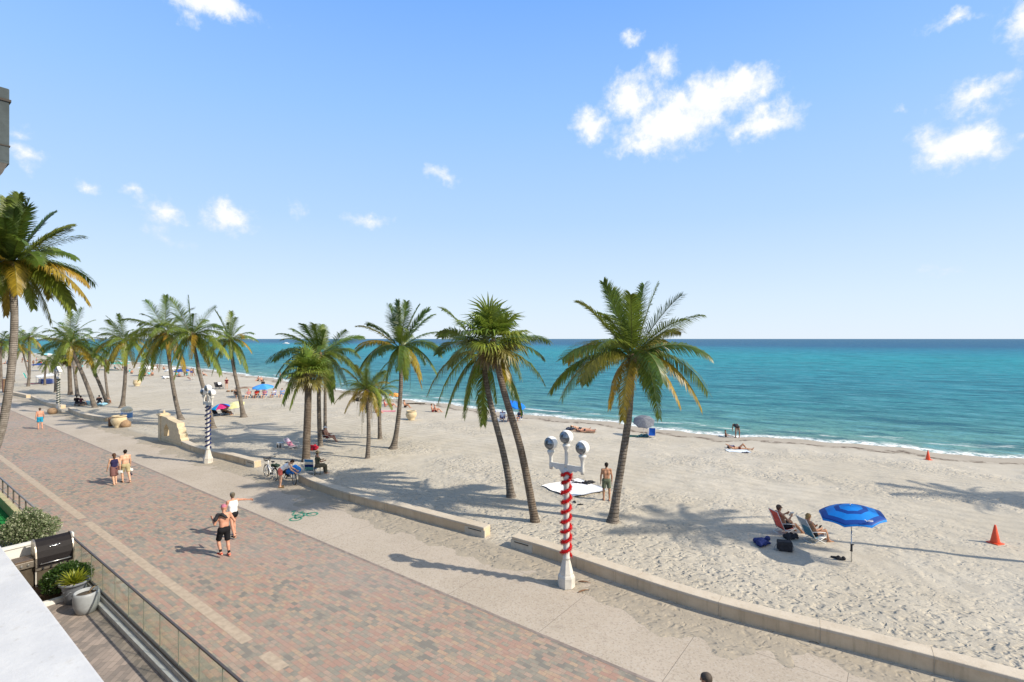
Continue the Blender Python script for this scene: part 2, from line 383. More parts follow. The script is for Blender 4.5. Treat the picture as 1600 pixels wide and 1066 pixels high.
def sea_material():
    t = NT('sea_water'); o = t.obj(); d = t.math('MULTIPLY', t.attr('shore'), -1.0)
    sp = t.n('ShaderNodeSeparateXYZ', {0: o})
    st = t.n('ShaderNodeVectorRotate', {'Vector': o, 'Angle': R(28)}, rotation_type='Z_AXIS').outputs[0]
    stretch = t.n('ShaderNodeMapping', {'Vector': st, 'Scale': (.25, 1, 1)}).outputs[0]
    n1 = t.noise(stretch, .035, 4, .55); n2 = t.noise(stretch, .22, 4, .6)
    dd = t.math('ADD', d, t.math('MULTIPLY', t.math('SUBTRACT', n1, .5), t.math('MULTIPLY', d, .55)))
    f = t.math('LOGARITHM', t.math('MAXIMUM', t.math('ADD', dd, 3.0), 1.0), 10.0)
    c = t.ramp(t.math('DIVIDE', f, 4.0), [(.12, (.17, .24, .21)), (.24, (.10, .25, .235)), (.36, (.040, .20, .23)), (.46, (.028, .205, .26)), (.575, (.018, .26, .31)),
                                          (.635, (.018, .20, .29)), (.69, (.020, .10, .21)), (.80, (.022, .095, .19)), (1, (.025, .095, .19))])
    n3 = t.noise(t.n('ShaderNodeMapping', {'Vector': st, 'Scale': (.35, 1, 1)}).outputs[0], .75, 4, .65)
    c = t.mix(t.rng(n2, .46, .66, 0, .6), c, (.008, .085, .125))
    c = t.mix(t.rng(n3, .50, .64, 0, .62), c, (.006, .075, .125)); c = t.mix(t.rng(n3, .47, .34, 0, .5), c, (.12, .33, .40))
    e = t.math('ADD', d, t.math('MULTIPLY', t.math('SUBTRACT', t.noise(o, .45, 5, .6), .5), 3.2))
    fo = t.math('MULTIPLY', t.rng(t.math('ABSOLUTE', t.math('SUBTRACT', e, 1.2)), 1.6, .3), t.rng(t.noise(o, 1.7, 6, .75), .38, .56))
    e2 = t.math('ADD', d, t.math('MULTIPLY', t.math('SUBTRACT', t.noise(o, .2, 3, .6), .5), 5.0))
    fo2 = t.math('MULTIPLY', t.rng(t.math('ABSOLUTE', t.math('SUBTRACT', e2, 5.0)), .9, .1), t.math('MULTIPLY', t.rng(t.noise(stretch, 1.1, 5, .7), .5, .66), .7))
    foam = t.math('MAXIMUM', fo, fo2)
    c = t.mix(foam, c, (.80, .82, .80))
    big = t.n('ShaderNodeMapping', {'Vector': st, 'Scale': (.45, 1, 1)}).outputs[0]
    h = t.math('ADD', t.math('MULTIPLY', t.noise(big, .33, 5, .62), 1.0), t.math('MULTIPLY', t.noise(big, 1.5, 4, .65), .42))
    nrm = t.bump(h, 1.0, .75)
    df = t.n('ShaderNodeBsdfDiffuse', {0: c, 'Normal': nrm})
    gl = t.n('ShaderNodeBsdfGlossy', {0: (1, 1, 1, 1), 1: .16, 'Normal': nrm})
    fc = t.n('ShaderNodeLayerWeight', {0: .5, 'Normal': nrm}).outputs['Facing']
    fr = t.math('MULTIPLY', t.math('ADD', .02, t.math('MULTIPLY', t.math('POWER', fc, 6.0), .17)), t.math('SUBTRACT', 1.0, foam))
    ms = t.n('ShaderNodeMixShader', {0: fr, 1: df.outputs[0], 2: gl.outputs[0]})
    t.t.links.new(ms.outputs[0], t.out.inputs[0])
    return t.mat
x, y, F = polar(12, 32000, 520, -89, 89, 520)
d = shore(x, y); ok = d < 3
Vw, Fw, Aw = compact(np.stack([x, y, np.full_like(x, SEA)], 1), F, ok[F].any(1), {'shore': d})
tag(np_mesh('sea_water', Vw, Fw, sea_material(), Aw), kind='structure')

# ------------------------------------------------------------------ promenade, laid out in (s = -u, v)
V_RAIL, V_BRICK = 4.85, 11.09
def sheet(name, m, s0, s1, v0, v1, z, kind='structure', ns=2, nv=2):
    ss = np.linspace(s0, s1, ns); vv = np.linspace(v0, v1, nv)
    b = MB(); b.add([(s, v, 0) for s in ss for v in vv], [(i * nv + j, (i + 1) * nv + j, (i + 1) * nv + j + 1, i * nv + j + 1) for i in range(ns - 1) for j in range(nv - 1)])
    o = b.build(name, m, None, (0, 0, z), ROT); return tag(o, kind=kind) if kind else o
def brick_material(name, w, h, stops, mortar, rot=0.0, tint=None, soft=.35):
    t = NT(name); o = t.obj()
    v = t.n('ShaderNodeMapping', {'Vector': o, 'Rotation': (0, 0, rot), 'Location': (.3, .1, 0)}).outputs[0]
    v = t.n('ShaderNodeVectorMath', {0: v, 1: t.n('ShaderNodeVectorMath', {0: t.noise(o, 3, 2, out=1), 'Scale': .012}, operation='SCALE').outputs[0]}, operation='ADD').outputs[0]
    br = t.n('ShaderNodeTexBrick', {'Vector': v, 'Color1': (0, 0, 0, 1), 'Color2': (1, 1, 1, 1), 'Mortar': (.5, .5, .5, 1), 'Scale': 1.0, 'Mortar Size': .004, 'Mortar Smooth': .4,
                                    'Bias': 0.0, 'Brick Width': w, 'Row Height': h}, offset=.5, squash=1.45, squash_frequency=3)
    f = t.math('ADD', br.outputs[0], t.math('MULTIPLY', t.math('SUBTRACT', t.noise(o, .8, 5, .65), .5), 1.5))
    c = t.ramp(f, stops)
    c = t.mix(t.math('MULTIPLY', t.rng(t.noise(o, 40, 3, .7), .4, .7), .35), c, (.22, .19, .165))
    c = t.mix(t.rng(t.noise(o, .16, 4), .45, .7, 0, soft), c, tint or (.34, .30, .27))
    c = t.mix(t.rng(t.noise(o, 1.1, 6, .7), .56, .72, 0, .3), c, (.15, .13, .12))
    c = t.mix(t.math('MULTIPLY', br.outputs[1], .7), c, mortar)
    nrm = t.bump(t.math('SUBTRACT', t.math('MULTIPLY', t.noise(o, 60, 3), .25), br.outputs[1]), .5, .006)
    t.bsdf(c, .85, nrm, spec=.2)
    return t.mat
M_BRICK = brick_material('brick_pavers', .21, .12, [(.0, (.20, .19, .165)), (.18, (.285, .262, .21)), (.36, (.37, .235, .185)), (.52, (.39, .29, .225)), (.68, (.24, .235, .195)), (.84, (.42, .31, .215)), (1, (.36, .225, .175))], (.16, .14, .12))
M_PATIO = brick_material('patio_pavers', .27, .135, [(0, (.19, .17, .155)), (.5, (.29, .245, .215)), (1, (.36, .30, .26))], (.06, .052, .045), R(45), (.26, .23, .2))
def concrete_material():
    t = NT('aggregate_concrete'); o = t.obj()
    sp = t.n('ShaderNodeSeparateXYZ', {0: o})
    c = t.mix(t.rng(t.noise(o, .35, 4), .35, .65), (.40, .342, .272), (.45, .388, .315))
    sp1 = t.n('ShaderNodeTexVoronoi', {'Vector': o, 'Scale': 26.0}).outputs['Color']
    g = t.n('ShaderNodeSeparateColor', {0: sp1}).outputs[0]
    c = t.mix(t.rng(g, .70, .95, 0, .4), c, (.22, .18, .15)); c = t.mix(t.rng(g, .25, .05, 0, .5), c, (.46, .42, .36))
    c = t.mix(t.rng(t.noise(o, 1.7, 6, .7), .55, .75, 0, .35), c, (.25, .21, .17))
    q = t.math('ABSOLUTE', t.math('SUBTRACT', t.math('FRACT', t.math('DIVIDE', t.math('ADD', sp.outputs[0], 1.0), 3.3)), .5))
    line = t.rng(q, .4965, .499)
    line2 = t.rng(t.math('ABSOLUTE', t.math('SUBTRACT', sp.outputs[1], 13.62)), .014, .004)
    j = t.math('MAXIMUM', line, line2)
    c = t.mix(t.math('MULTIPLY', j, .75), c, (.17, .145, .12))
    nrm = t.bump(t.math('SUBTRACT', t.math('MULTIPLY', t.noise(o, 70, 3), .3), j), .5, .008)
    t.bsdf(c, .88, nrm, spec=.2)
    return t.mat
M_CONC = concrete_material()
M_BAND = mat('cream_paver_band', (.41, .335, .255), .85, .12, 6, .004, spec=.2)
tag(sheet("ground", mat('inland_ground', (.34, .30, .26), .9, .15, .6), -900, 120, -60, V_RAIL + .02, -.32), kind='structure')
sheet('brick_promenade', M_BRICK, -700, 60, V_RAIL - .02, V_BRICK, 0.0)
sheet('concrete_promenade', M_CONC, -700, 60, V_BRICK, 18.0, -.004)
_b = MB()
for s0, s1 in ((-120, -27.9), (-27.2, -13.25), (-12.4, -11.5), (-10.8, 40)):
    _b.add([(s0, 6.12, 0), (s1, 6.12, 0), (s1, 6.41, 0), (s0, 6.41, 0)], [(0, 1, 2, 3)])
tag(_b.build('paving_band', M_BAND, None, (0, 0, .004), ROT), kind='structure')
_b = MB()
_b.add([(-150, 10.99, 0), (60, 10.99, 0), (60, 11.09, 0), (-150, 11.09, 0)], [(0, 1, 2, 3)])
tag(_b.build('edging_course', mat('edging_course', (.24, .20, .175), .85, .2, 5, spec=.2), None, (0, 0, .004), ROT), kind='structure')

# ------------------------------------------------------------------ curved seat walls
def wall_material(name, ca, cb, stain):
    t = NT(name); o = t.obj()
    c = t.mix(t.rng(t.noise(o, 1.4, 6, .65), .3, .7), ca, cb)
    st = t.noise(t.n('ShaderNodeMapping', {'Vector': o, 'Scale': (7, 7, .5)}).outputs[0], 1.0, 5, .65)
    c = t.mix(t.rng(st, .50, .74, 0, .6), c, stain)
    z = t.n('ShaderNodeSeparateXYZ', {0: o}).outputs[2]
    c = t.mix(t.math('MULTIPLY', t.rng(t.math('ADD', z, t.math('MULTIPLY', t.noise(o, 3, 4), .12)), .16, .04), .5), c, (.40, .34, .25))
    v = t.n('ShaderNodeTexVoronoi', {'Vector': o, 'Scale': 60}).outputs['Distance']
    c = t.mix(t.rng(v, .16, .05, 0, .3), c, stain)
    t.bsdf(c, .88, t.bump(t.noise(o, 24, 5, .7), .6, .012), spec=.15); return t.mat
M_WALL = wall_material('wall_stone', (.52, .40, .265), (.64, .51, .35), (.36, .28, .18))
M_WCAP = wall_material('wall_cap', (.50, .43, .335), (.57, .50, .40), (.40, .335, .25))
M_PANEL = mat('wall_panel', (.52, .47, .38), .85, .08, 5, .004, spec=.2)
M_SLOT = mat('dark_slot', (.03, .025, .02), .7, .1)
def smooth_path(pts, n):
    pts = np.array(pts); t = np.concatenate([[0], np.cumsum(np.linalg.norm(np.diff(pts, axis=0), axis=1))])
    tt = np.linspace(0, t[-1], n); q = np.stack([np.interp(tt, t, pts[:, k]) for k in range(2)], 1)
    for _ in range(12):
        q[1:-1] = (q[:-2] + 2 * q[1:-1] + q[2:]) / 4
    return q
def seat_wall(key, label, H=.44, T=.42, slot_end=None, n=60):
    path = smooth_path(WALLS[key], n)
    t = np.gradient(path, axis=0); t /= np.linalg.norm(t, axis=1)[:, None]
    nn = np.stack([-t[:, 1], t[:, 0]], 1); nn *= np.sign((nn @ N))[:, None]
    def sweep(prof):
        b = MB(); k = len(prof); vs = []
        for i in range(n):
            for o, z in prof: vs.append((*(path[i] + nn[i] * o), z))
        b.add(vs, [(i * k + j, i * k + (j + 1) % k, (i + 1) * k + (j + 1) % k, (i + 1) * k + j) for i in range(n - 1) for j in range(k)] + [tuple(range(k)), tuple((n - 1) * k + j for j in range(k))])
        return b
    root = empty('seat_wall', (0, 0, 0)); tag(root, label, 'low wall', 'curved low walls along the promenade')
    sweep([(0, -.15), (T, -.15), (T, H - .07), (0, H - .07)]).build('wall_body', M_WALL, root)
    sweep([(-.012, H - .07), (T + .012, H - .07), (T + .012, H - .012), (T, H), (0, H), (-.012, H - .012)]).build('cap', M_WCAP, root)
    L = np.concatenate([[0], np.cumsum(np.linalg.norm(np.diff(path, axis=0), axis=1))])
    jb = MB()
    for s in np.arange(2.6, L[-1] - .3, 2.35):                      # joints between the cast lengths
        i = int(np.searchsorted(L, s)); p = path[i]
        a = math.atan2(t[i][1], t[i][0]); c = p + nn[i] * (T / 2)
        jb.box((*c, H / 2 - .05), (.012, T + .028, H + .108), a)
    if jb.v: jb.build('joint', mat('wall_joint', (.40, .34, .255), .9), root)
    for e in (slot_end or []):
        i0 = 0 if e == 0 else n - 1; s = 1 if e == 0 else -1
        sl = MB(); pn = MB()
        j = i0 + s * 3
        while abs(L[j] - L[i0]) < .85: j += s
        pa, pb = path[i0], path[j]; dv = (pb - pa); ln = np.linalg.norm(dv); a = math.atan2(dv[1], dv[0]); m = (pa + pb) / 2 - nn[i0] * .004
        pn.box((*(m + nn[i0] * .02), (H - .08) / 2 - .02), (ln + .1, .06, H - .10), a); pn.build('end_panel', M_PANEL, root)
        sl.box((*(m - nn[i0] * .010), H - .16), (ln * .72, .03, .028), a); sl.build('light_slot', M_SLOT, root)
    return root
seat_wall('A', 'long curved beige wall beside the lamp with red garland, running out at the lower right', slot_end=[0], n=90)
seat_wall('B', 'curved beige wall between the parked bikes and the gap before the red garland lamp', slot_end=[1])
seat_wall('C', 'curved beige wall behind the lamp with navy garland, joined to the stepped arch', slot_end=[1])
seat_wall('D', 'beige wall between the big urn and the lamp with green garland', n=30)
seat_wall('E', 'beige wall passing behind the lamp with green garland', n=30)
seat_wall('F', 'farthest beige wall piece partly behind the large leaning palm trunk', n=20)

def wall_arch():
    a = G(248, 688)[:2]; b = G(283, 699)[:2]
    d = (b - a) / np.linalg.norm(b - a); L = np.linalg.norm(b - a)
    root = empty('stepped_arch', (a[0], a[1], 0), math.atan2(d[1], d[0])); tag(root, 'cream stepped stone arch with a pointed opening at the wall end', 'arch')
    T = .5
    out = [(.0, -.1), (L, -.1), (L, .5), (L - .18, .62), (L - .20, .85), (L - .42, .95), (L - .46, 1.2), (L - .72, 1.38), (L - .8, 1.62), (L * .47, 1.74), (L * .36, 1.86), (.42, 1.9), (0, 1.9)]
    hs, hw = L * .36, L * .12
    hole = [(hs - hw, .42), (hs - hw, 1.0), (hs - hw * .45, 1.28), (hs, 1.4), (hs + hw * .6, 1.2), (hs + hw, .95), (hs + hw, .42)]
    loops = [[Vector((x, 0, z)) for x, z in out], [Vector((x, 0, z)) for x, z in hole]]
    tri = tessellate_polygon(loops); pts = out + hole; n = len(pts)
    m = MB(); vs = [(x, 0, z) for x, z in pts] + [(x, T, z) for x, z in pts]
    fs = [tuple(q) for q in tri] + [tuple(i + n for i in q) for q in tri]
    for lp, off in ((out, 0), (hole, len(out))):
        k = len(lp); fs += [(off + i, off + (i + 1) % k, n + off + (i + 1) % k, n + off + i) for i in range(k)]
    m.add(vs, fs); m.build('arch_wall', mat('cream_stone', (.56, .46, .31), .85, .1, 4, .006, spec=.2), root)
    c = MB(); c.box((.2, T / 2, .9), (.46, T + .08, 2.02)); c.build('pillar', mat('cream_stone', (0, 0, 0)), root, bevel=.02)
    c = MB(); c.box((.2, T / 2, 1.94), (.62, T + .24, .1)); c.box((.2, T / 2, 2.02), (.46, T + .06, .08)); c.lathe([(.0, 2.06), (.1, 2.06), (.07, 2.12), (.1, 2.19), (.0, 2.3)], (.3, T / 2, 0), 12)
    c.build('pillar_cap', mat('cream_stone', (0, 0, 0)), root, bevel=.012)
    c = MB(); c.box((L * .62, T / 2, .28), (L * .8, T + .06, .14)); c.build('sill', mat('cream_stone', (0, 0, 0)), root)
wall_arch()

# ------------------------------------------------------------------ palms
def leaf_material():
    t = NT('palm_leaf'); c = t.attr('Col', 'Color'); o = t.obj()
    f = t.noise(o, 7, 3)
    c2 = t.mix(t.rng(f, .3, .7), t.mix(.28, c, (.02, .03, .012)), c)
    b = t.bsdf(c2, .38, spec=.45)
    tr = t.n('ShaderNodeBsdfTranslucent', {0: t.mix(.5, c2, (.16, .20, .02))})
    m = t.n('ShaderNodeMixShader', {0: .42, 1: b.outputs[0], 2: tr.outputs[0]})
    t.t.links.new(m.outputs[0], t.out.inputs[0])
    return t.mat
M_LEAF = leaf_material()
def bark_material(name, ca, cb, ring):
    t = NT(name); o = t.obj(); sp = t.n('ShaderNodeSeparateXYZ', {0: o})
    z = t.math('ADD', sp.outputs[2], t.math('MULTIPLY', t.noise(o, 2.5, 2), .10))
    w = t.math('FRACT', t.math('MULTIPLY', z, ring)); w = t.rng(t.math('ABSOLUTE', t.math('SUBTRACT', w, .5)), .28, .5)
    c = t.mix(t.rng(t.noise(o, 3.5, 5), .32, .68), ca, cb)
    c = t.mix(t.math('MULTIPLY', w, .3), c, tuple(q * .42 for q in ca))
    st = t.n('ShaderNodeMapping', {'Vector': o, 'Scale': (14, 14, 2.2)}).outputs[0]
    c = t.mix(t.rng(t.noise(st, 1.0, 4, .7), .5, .72, 0, .55), c, tuple(q * .5 for q in ca))
    nrm = t.bump(t.math('SUBTRACT', t.noise(st, 1.2, 4), w), .9, .03)
    t.bsdf(c, .9, nrm, spec=.15)
    return t.mat
M_BARK = bark_material('coconut_bark', (.135, .115, .095), (.225, .195, .165), 7.0)
M_BARK2 = bark_material('fan_palm_bark', (.13, .10, .075), (.20, .165, .13), 10.0)
M_BARK3 = bark_material('pale_speckled_bark', (.20, .175, .15), (.31, .28, .25), 11.0)
M_NUT = mat('coconut_husk', (.16, .13, .03), .5, .3, 6)
M_STALK = mat('fibre', (.15, .10, .06), .9, .3, 12)

def bez(p0, p1, p2, n):
    t = np.linspace(0, 1, n)[:, None]
    return (1 - t) ** 2 * p0 + 2 * t * (1 - t) * p1 + t ** 2 * p2
def bez3(a, b, c, d, n):
    t = np.linspace(0, 1, n)[:, None]
    return (1 - t) ** 3 * a + 3 * t * (1 - t) ** 2 * b + 3 * t * t * (1 - t) * c + t ** 3 * d
class Leaves:
    def __init__(s): s.V = []; s.F = []; s.C = []; s.n = 0
    def put(s, V, F, C):
        s.V.append(V); s.F.append(F + np.where(F >= 0, s.n, 0)); s.C.append(C); s.n += len(V)
    def frond(s, curve, L, col, rs, pairs=70, wl=.235, width=.030, hang=.5, dry=0.0, twist=0.0, fold=0.0):
        """a feather leaf: a tapering midrib and two rows of leaflets that fall under their weight"""
        n = len(curve); t = np.gradient(curve, axis=0); t /= np.linalg.norm(t, axis=1)[:, None]
        up = np.array([0, 0, 1.]); side = np.cross(t, up)
        ln = np.linalg.norm(side, axis=1)[:, None]; s0 = side[n // 3] / (ln[n // 3] + 1e-6)
        if ln[n // 3] < .3: ra = rs.uniform(-.6, .6); s0 = np.array([math.cos(ra), math.sin(ra), 0])
        side = np.where(ln > .3, side / (ln + 1e-9), s0)
        for _ in range(3): side[1:-1] = (side[:-2] + 2 * side[1:-1] + side[2:]) / 4
        side /= np.linalg.norm(side, axis=1)[:, None] + 1e-9
        nrm = np.cross(side, t)
        ca, sa = math.cos(twist), math.sin(twist); side, nrm = side * ca + nrm * sa, nrm * ca - side * sa
        # midrib: a three sided tube
        rr = np.linspace(.030, .006, n) * (L / 3.3)
        V = []; 
        for k in range(3):
            a = 2 * math.pi * k / 3 + .5; V.append(curve + (math.cos(a) * side + math.sin(a) * nrm * .8) * rr[:, None])
        V = np.stack(V, 1).reshape(-1, 3)
        F = np.array([[i * 3 + k, i * 3 + (k + 1) % 3, i * 3 + 3 + (k + 1) % 3, i * 3 + 3 + k] for i in range(n - 1) for k in range(3)])
        rib = np.array([.24, .25, .07]) * (1 - dry) + np.array([.30, .19, .07]) * dry
        s.put(V, F, np.tile(rib, (len(V), 1)))
        u = np.linspace(.13, .995, pairs); idx = u * (n - 1); i0 = np.clip(idx.astype(int), 0, n - 2); fr = (idx - i0)[:, None]
        B = curve[i0] * (1 - fr) + curve[i0 + 1] * fr; T = t[i0]; S = side[i0]; Nn = nrm[i0]
        prof = np.clip(.42 + 1.9 * u, 0, 1) * np.clip(1.22 - .85 * u ** 2.2, .22, 1)
        for sg in (-1, 1):
            l = wl * L * prof * rs.uniform(.85, 1.12, pairs)
            fw = .30 + .40 * fold + .55 * u + rs.uniform(-.14, .14, pairs)
            v = .34 * (1 - hang) + rs.uniform(-.12, .12, pairs)
            D = S * sg * (1.1 - .25 * u[:, None]) + T * fw[:, None] + Nn * v[:, None]
            D /= np.linalg.norm(D, axis=1)[:, None]
            D2 = D + np.array([0, 0, -1.]) * (hang * rs.uniform(.7, 1.5, pairs) * 1.15)[:, None]
            D2 /= np.linalg.norm(D2, axis=1)[:, None]
            D1 = D + np.array([0, 0, -1.]) * (hang * .35); D1 /= np.linalg.norm(D1, axis=1)[:, None]
            M_ = B + D1 * (l * .5)[:, None]; E = M_ + D2 * (l * .5)[:, None]
            w = width * (L / 3.3) * rs.uniform(.8, 1.2, pairs)[:, None]
            A = T - D1 * np.sum(T * D1, 1)[:, None]; A /= np.linalg.norm(A, axis=1)[:, None] + 1e-6
            A = A * .8 + Nn * .35 * sg
            V = np.stack([B - A * w * .5, B + A * w * .5, M_ + A * w * .55, M_ - A * w * .55, E], 1).reshape(-1, 3)
            k = np.arange(pairs)[:, None] * 5
            F = np.concatenate([k + np.array([[0, 1, 2, 3]]), np.concatenate([k + np.array([[3, 2, 4]]), -np.ones((pairs, 1), int)], 1)])
            cc = col[None, :] * rs.uniform(.72, 1.25, (pairs, 1))
            tipc = cc * .75 + np.array([.20, .14, .035]) * (.22 + .6 * dry)
            C = np.stack([cc, cc, cc * .97, cc * .97, tipc], 1).reshape(-1, 3)
            s.put(V, F, C)
    def fan(s, base, d, pet, rad, col, rs, blades=26, droop=.5):
        """a fan leaf: a stalk and a half disc of split blades"""
        d = d / np.linalg.norm(d); end = base + d * pet + np.array([0, 0, -.10 * pet])
        up = np.array([0, 0, 1.]); side = np.cross(d, up); side /= np.linalg.norm(side) + 1e-6; nrm = np.cross(side, d)
        c = bez(base, base + d * pet * .6 + up * .04, end, 5); V = []
        for k in range(3):
            a = 2 * math.pi * k / 3; V.append(c + (math.cos(a) * side + math.sin(a) * nrm) * .012)
        V = np.stack(V, 1).reshape(-1, 3)
        s.put(V, np.array([[i * 3 + k, i * 3 + (k + 1) % 3, i * 3 + 3 + (k + 1) % 3, i * 3 + 3 + k] for i in range(4) for k in range(3)]), np.tile(col * .8, (len(V), 1)))
        a = np.linspace(-2.15, 2.15, blades) + rs.uniform(-.05, .05, blades)
        cup = .28 * np.abs(np.sin(a))
        D = np.cos(a)[:, None] * d + np.sin(a)[:, None] * side + nrm * (cup - .12)[:, None]
        D /= np.linalg.norm(D, axis=1)[:, None]
        l = rad * (.72 + .28 * np.cos(a * .7)) * rs.uniform(.88, 1.1, blades)
        M_ = end + D * (l * .62)[:, None]
        D2 = D + np.array([0, 0, -1.]) * (droop * rs.uniform(.5, 1.5, blades))[:, None]; D2 /= np.linalg.norm(D2, axis=1)[:, None]
        E = M_ + D2 * (l * .42)[:, None]
        A = np.cross(D, nrm); A /= np.linalg.norm(A, axis=1)[:, None]; w = (l * .085)[:, None]
        V = np.stack([end - A * w * .15, end + A * w * .15, M_ + A * w * .5 + nrm * .012, M_ - A * w * .5, E], 1).reshape(-1, 3)
        k = np.arange(blades)[:, None] * 5
        F = np.concatenate([k + np.array([[0, 1, 2, 3]]), np.concatenate([k + np.array([[3, 2, 4]]), -np.ones((blades, 1), int)], 1)])
        cc = col[None, :] * rs.uniform(.75, 1.25, (blades, 1))
        s.put(V, F, np.stack([cc, cc, cc, cc, cc * .7 + np.array([.09, .075, .02])], 1).reshape(-1, 3))
    def build(s, name, parent):
        return np_mesh(name, np.concatenate(s.V), np.concatenate(s.F), M_LEAF, {'Col': np.concatenate(s.C)}, False, parent)

GREEN = np.array([.135, .215, .032]); DEEP = np.array([.072, .145, .036]); LIME = np.array([.30, .36, .05]); GOLD = np.array([.50, .30, .03]); BROWN = np.array([.23, .145, .075])
def trunk_mesh(pts, r0, r1, flare, rings=False):
    pts = np.array(pts, float); t = np.concatenate([[0], np.cumsum(np.linalg.norm(np.diff(pts, axis=0), axis=1))])
    n = 40; tt = np.linspace(0, t[-1], n); q = np.stack([np.interp(tt, t, pts[:, k]) for k in range(3)], 1)
    for _ in range(14): q[1:-1] = (q[:-2] + 2 * q[1:-1] + q[2:]) / 4
    w = tt / t[-1]
    r = r0 + (r1 - r0) * w + (flare - r0) * np.exp(-tt / .33)
    r = r * (1 + .02 * np.sin(np.arange(n) * 2.1))
    b = MB(); b.tube(q, r, 14, cap=True)
    return b, q
def palm(name, label, base, trunk_px, crown, L, tips=None, nf=24, seed=0, r=(.19, .12, .30), lean_y=0.0, yellow=.25, bark=None, fan=False, group='palms along the beach', pairs=66,
         dead=None, nuts=0, width=.043, spread=(66, -38), base3=None, top_y=None):
    """base and crown are picked points; tips are silhouettes of single leaves, in pixels from the crown"""
    rs = np.random.RandomState(seed + 11)
    b0 = np.array(base3, float) if base3 is not None else Gs(*base)
    Y = b0[1]; Yc = Y + lean_y
    cr = at(crown[0], crown[1], Yc)
    root = empty(name, b0); tag(root, label, 'palm tree', group)
    pts = [b0 - np.array([0, 0, .15])]
    for i, (px, py) in enumerate(trunk_px):
        f = (i + 1) / (len(trunk_px) + 1); pts.append(at(px, py, Y + lean_y * f))
    pts.append(cr)
    pts = np.array(pts) - b0; c = cr - b0
    tb, q = trunk_mesh(pts, *r)
    tb.build('trunk', bark or (M_BARK2 if fan else M_BARK), root)
    lv = Leaves(); dl = Leaves()
    up = np.array([0, 0, 1.]); S = Yc / FPX
    if fan:
        for i in range(nf):
            f = (i + .5) / nf; el = R(80 - 118 * f ** .9 + rs.uniform(-22, 22)); a = i * 2.39996 + rs.uniform(-.2, .2)
            d = np.array([math.cos(a) * math.cos(el), math.sin(a) * math.cos(el), math.sin(el)])
            col = (LIME * .8 + GREEN * .2) if rs.rand() < .55 else GREEN * 1.2
            if f > .80: col = BROWN * .7 + LIME * .4
            lv.fan(c - d * .04 + up * .06, d, L * rs.uniform(.30, .66), L * rs.uniform(.46, .64), col, rs, blades=24, droop=.40 + .7 * f)
        for i in range(9):                                       # dry leaves hanging below
            a = rs.uniform(0, 6.28); d = np.array([math.cos(a) * .55, math.sin(a) * .55, -.8])
            dl.fan(c - up * .12, d, L * .30, L * .45, BROWN * rs.uniform(.7, 1.2), rs, blades=14, droop=1.2)
    else:
        specs = []
        for tp in (tips or []):
            dx, dy = tp[0] * S, -tp[1] * S
            l2 = dx * dx + dy * dy; cl = L * (.93 if dy > 0 else .86)
            dep = math.sqrt(max(0, cl * cl - l2)); sg = tp[2] if len(tp) > 2 else rs.choice([-1, 1])
            tip = np.array([dx, sg * min(dep, L * .8), dy])
            specs.append(tip)
        for i in range(nf):
            f = (i + .5) / nf; el = R(spread[0] + (spread[1] - spread[0]) * f ** .85); a = i * 2.39996 + seed + rs.uniform(-.25, .25)
            hor = np.array([math.cos(a), math.sin(a), 0]); l = L * rs.uniform(.86, 1.05)
            mid = (hor * math.cos(el) + up * math.sin(el)) * l * .5
            e2 = el - R(rs.uniform(38, 62) * (.55 + .75 * f)); e2 = max(e2, R(-86))
            specs.append(mid * 1.0 + (hor * math.cos(e2) + up * math.sin(e2)) * l * .5)
        for tip in specs:
            h = math.hypot(tip[0], tip[1]); ch = np.linalg.norm(tip); old = np.clip(.45 - tip[2] / L * .75, 0, 1)
            lift = L * (.13 + .36 * old) * np.clip(h / L + .3, .3, 1)
            curve = bez3(c + rs.normal(0, .04, 3), c + tip * .34 + up * lift * .85, c + tip * .80 + up * lift * .72, c + tip, 18)
            x = rs.rand()
            col = DEEP * (1 - x) + GREEN * x if old < .75 else GREEN * (1 - x * .6) + LIME * (x * .6)
            if rs.rand() < yellow * (.25 + 1.5 * old): g = rs.uniform(.35, 1) * min(1, .35 + old); col = col * (1 - g) + (GOLD if rs.rand() < .6 else LIME) * g
            elif rs.rand() < .35: col = col * .6 + LIME * .4
            lv.frond(curve, np.linalg.norm(np.diff(curve, axis=0), axis=1).sum(), col, rs, pairs, width=width, hang=.34 + .85 * old + rs.uniform(-.1, .1), twist=rs.uniform(-.6, .6), fold=max(0, .45 - old) * 2)
        for dd in (dead or []):                                   # dry leaves hanging down the stem
            tip = np.array([dd[0] * S, dd[2] * .5 if len(dd) > 2 else -.3, -dd[1] * S])
            curve = bez(c - up * .05, c + np.array([tip[0] * 1.1, tip[1] * 1.2, .12]), c + tip, 12)
            dl.frond(curve, L * .8, BROWN * rs.uniform(.8, 1.25), rs, 40, hang=1.5, dry=1.0, wl=.2)
    lv.build('crown', root)
    if dl.V: dl.build('dry_leaves', root)
    if not fan:
        hb = MB(); hb.lathe([(r[1] * .9, -.5), (r[1] * 1.35, -.2), (r[1] * 1.5, 0), (r[1] * .9, .22), (0.0, .34)], c, 10); hb.build('crown_shaft', M_STALK, root)
    for i in range(nuts):
        a = rs.uniform(0, 6.28); nb = MB(); nb.sphere(c + np.array([math.cos(a) * .26, math.sin(a) * .26, -.22 - rs.rand() * .2]), (.10, .10, .13), 10, 7); nb.build('coconut', M_NUT, root)
    return root

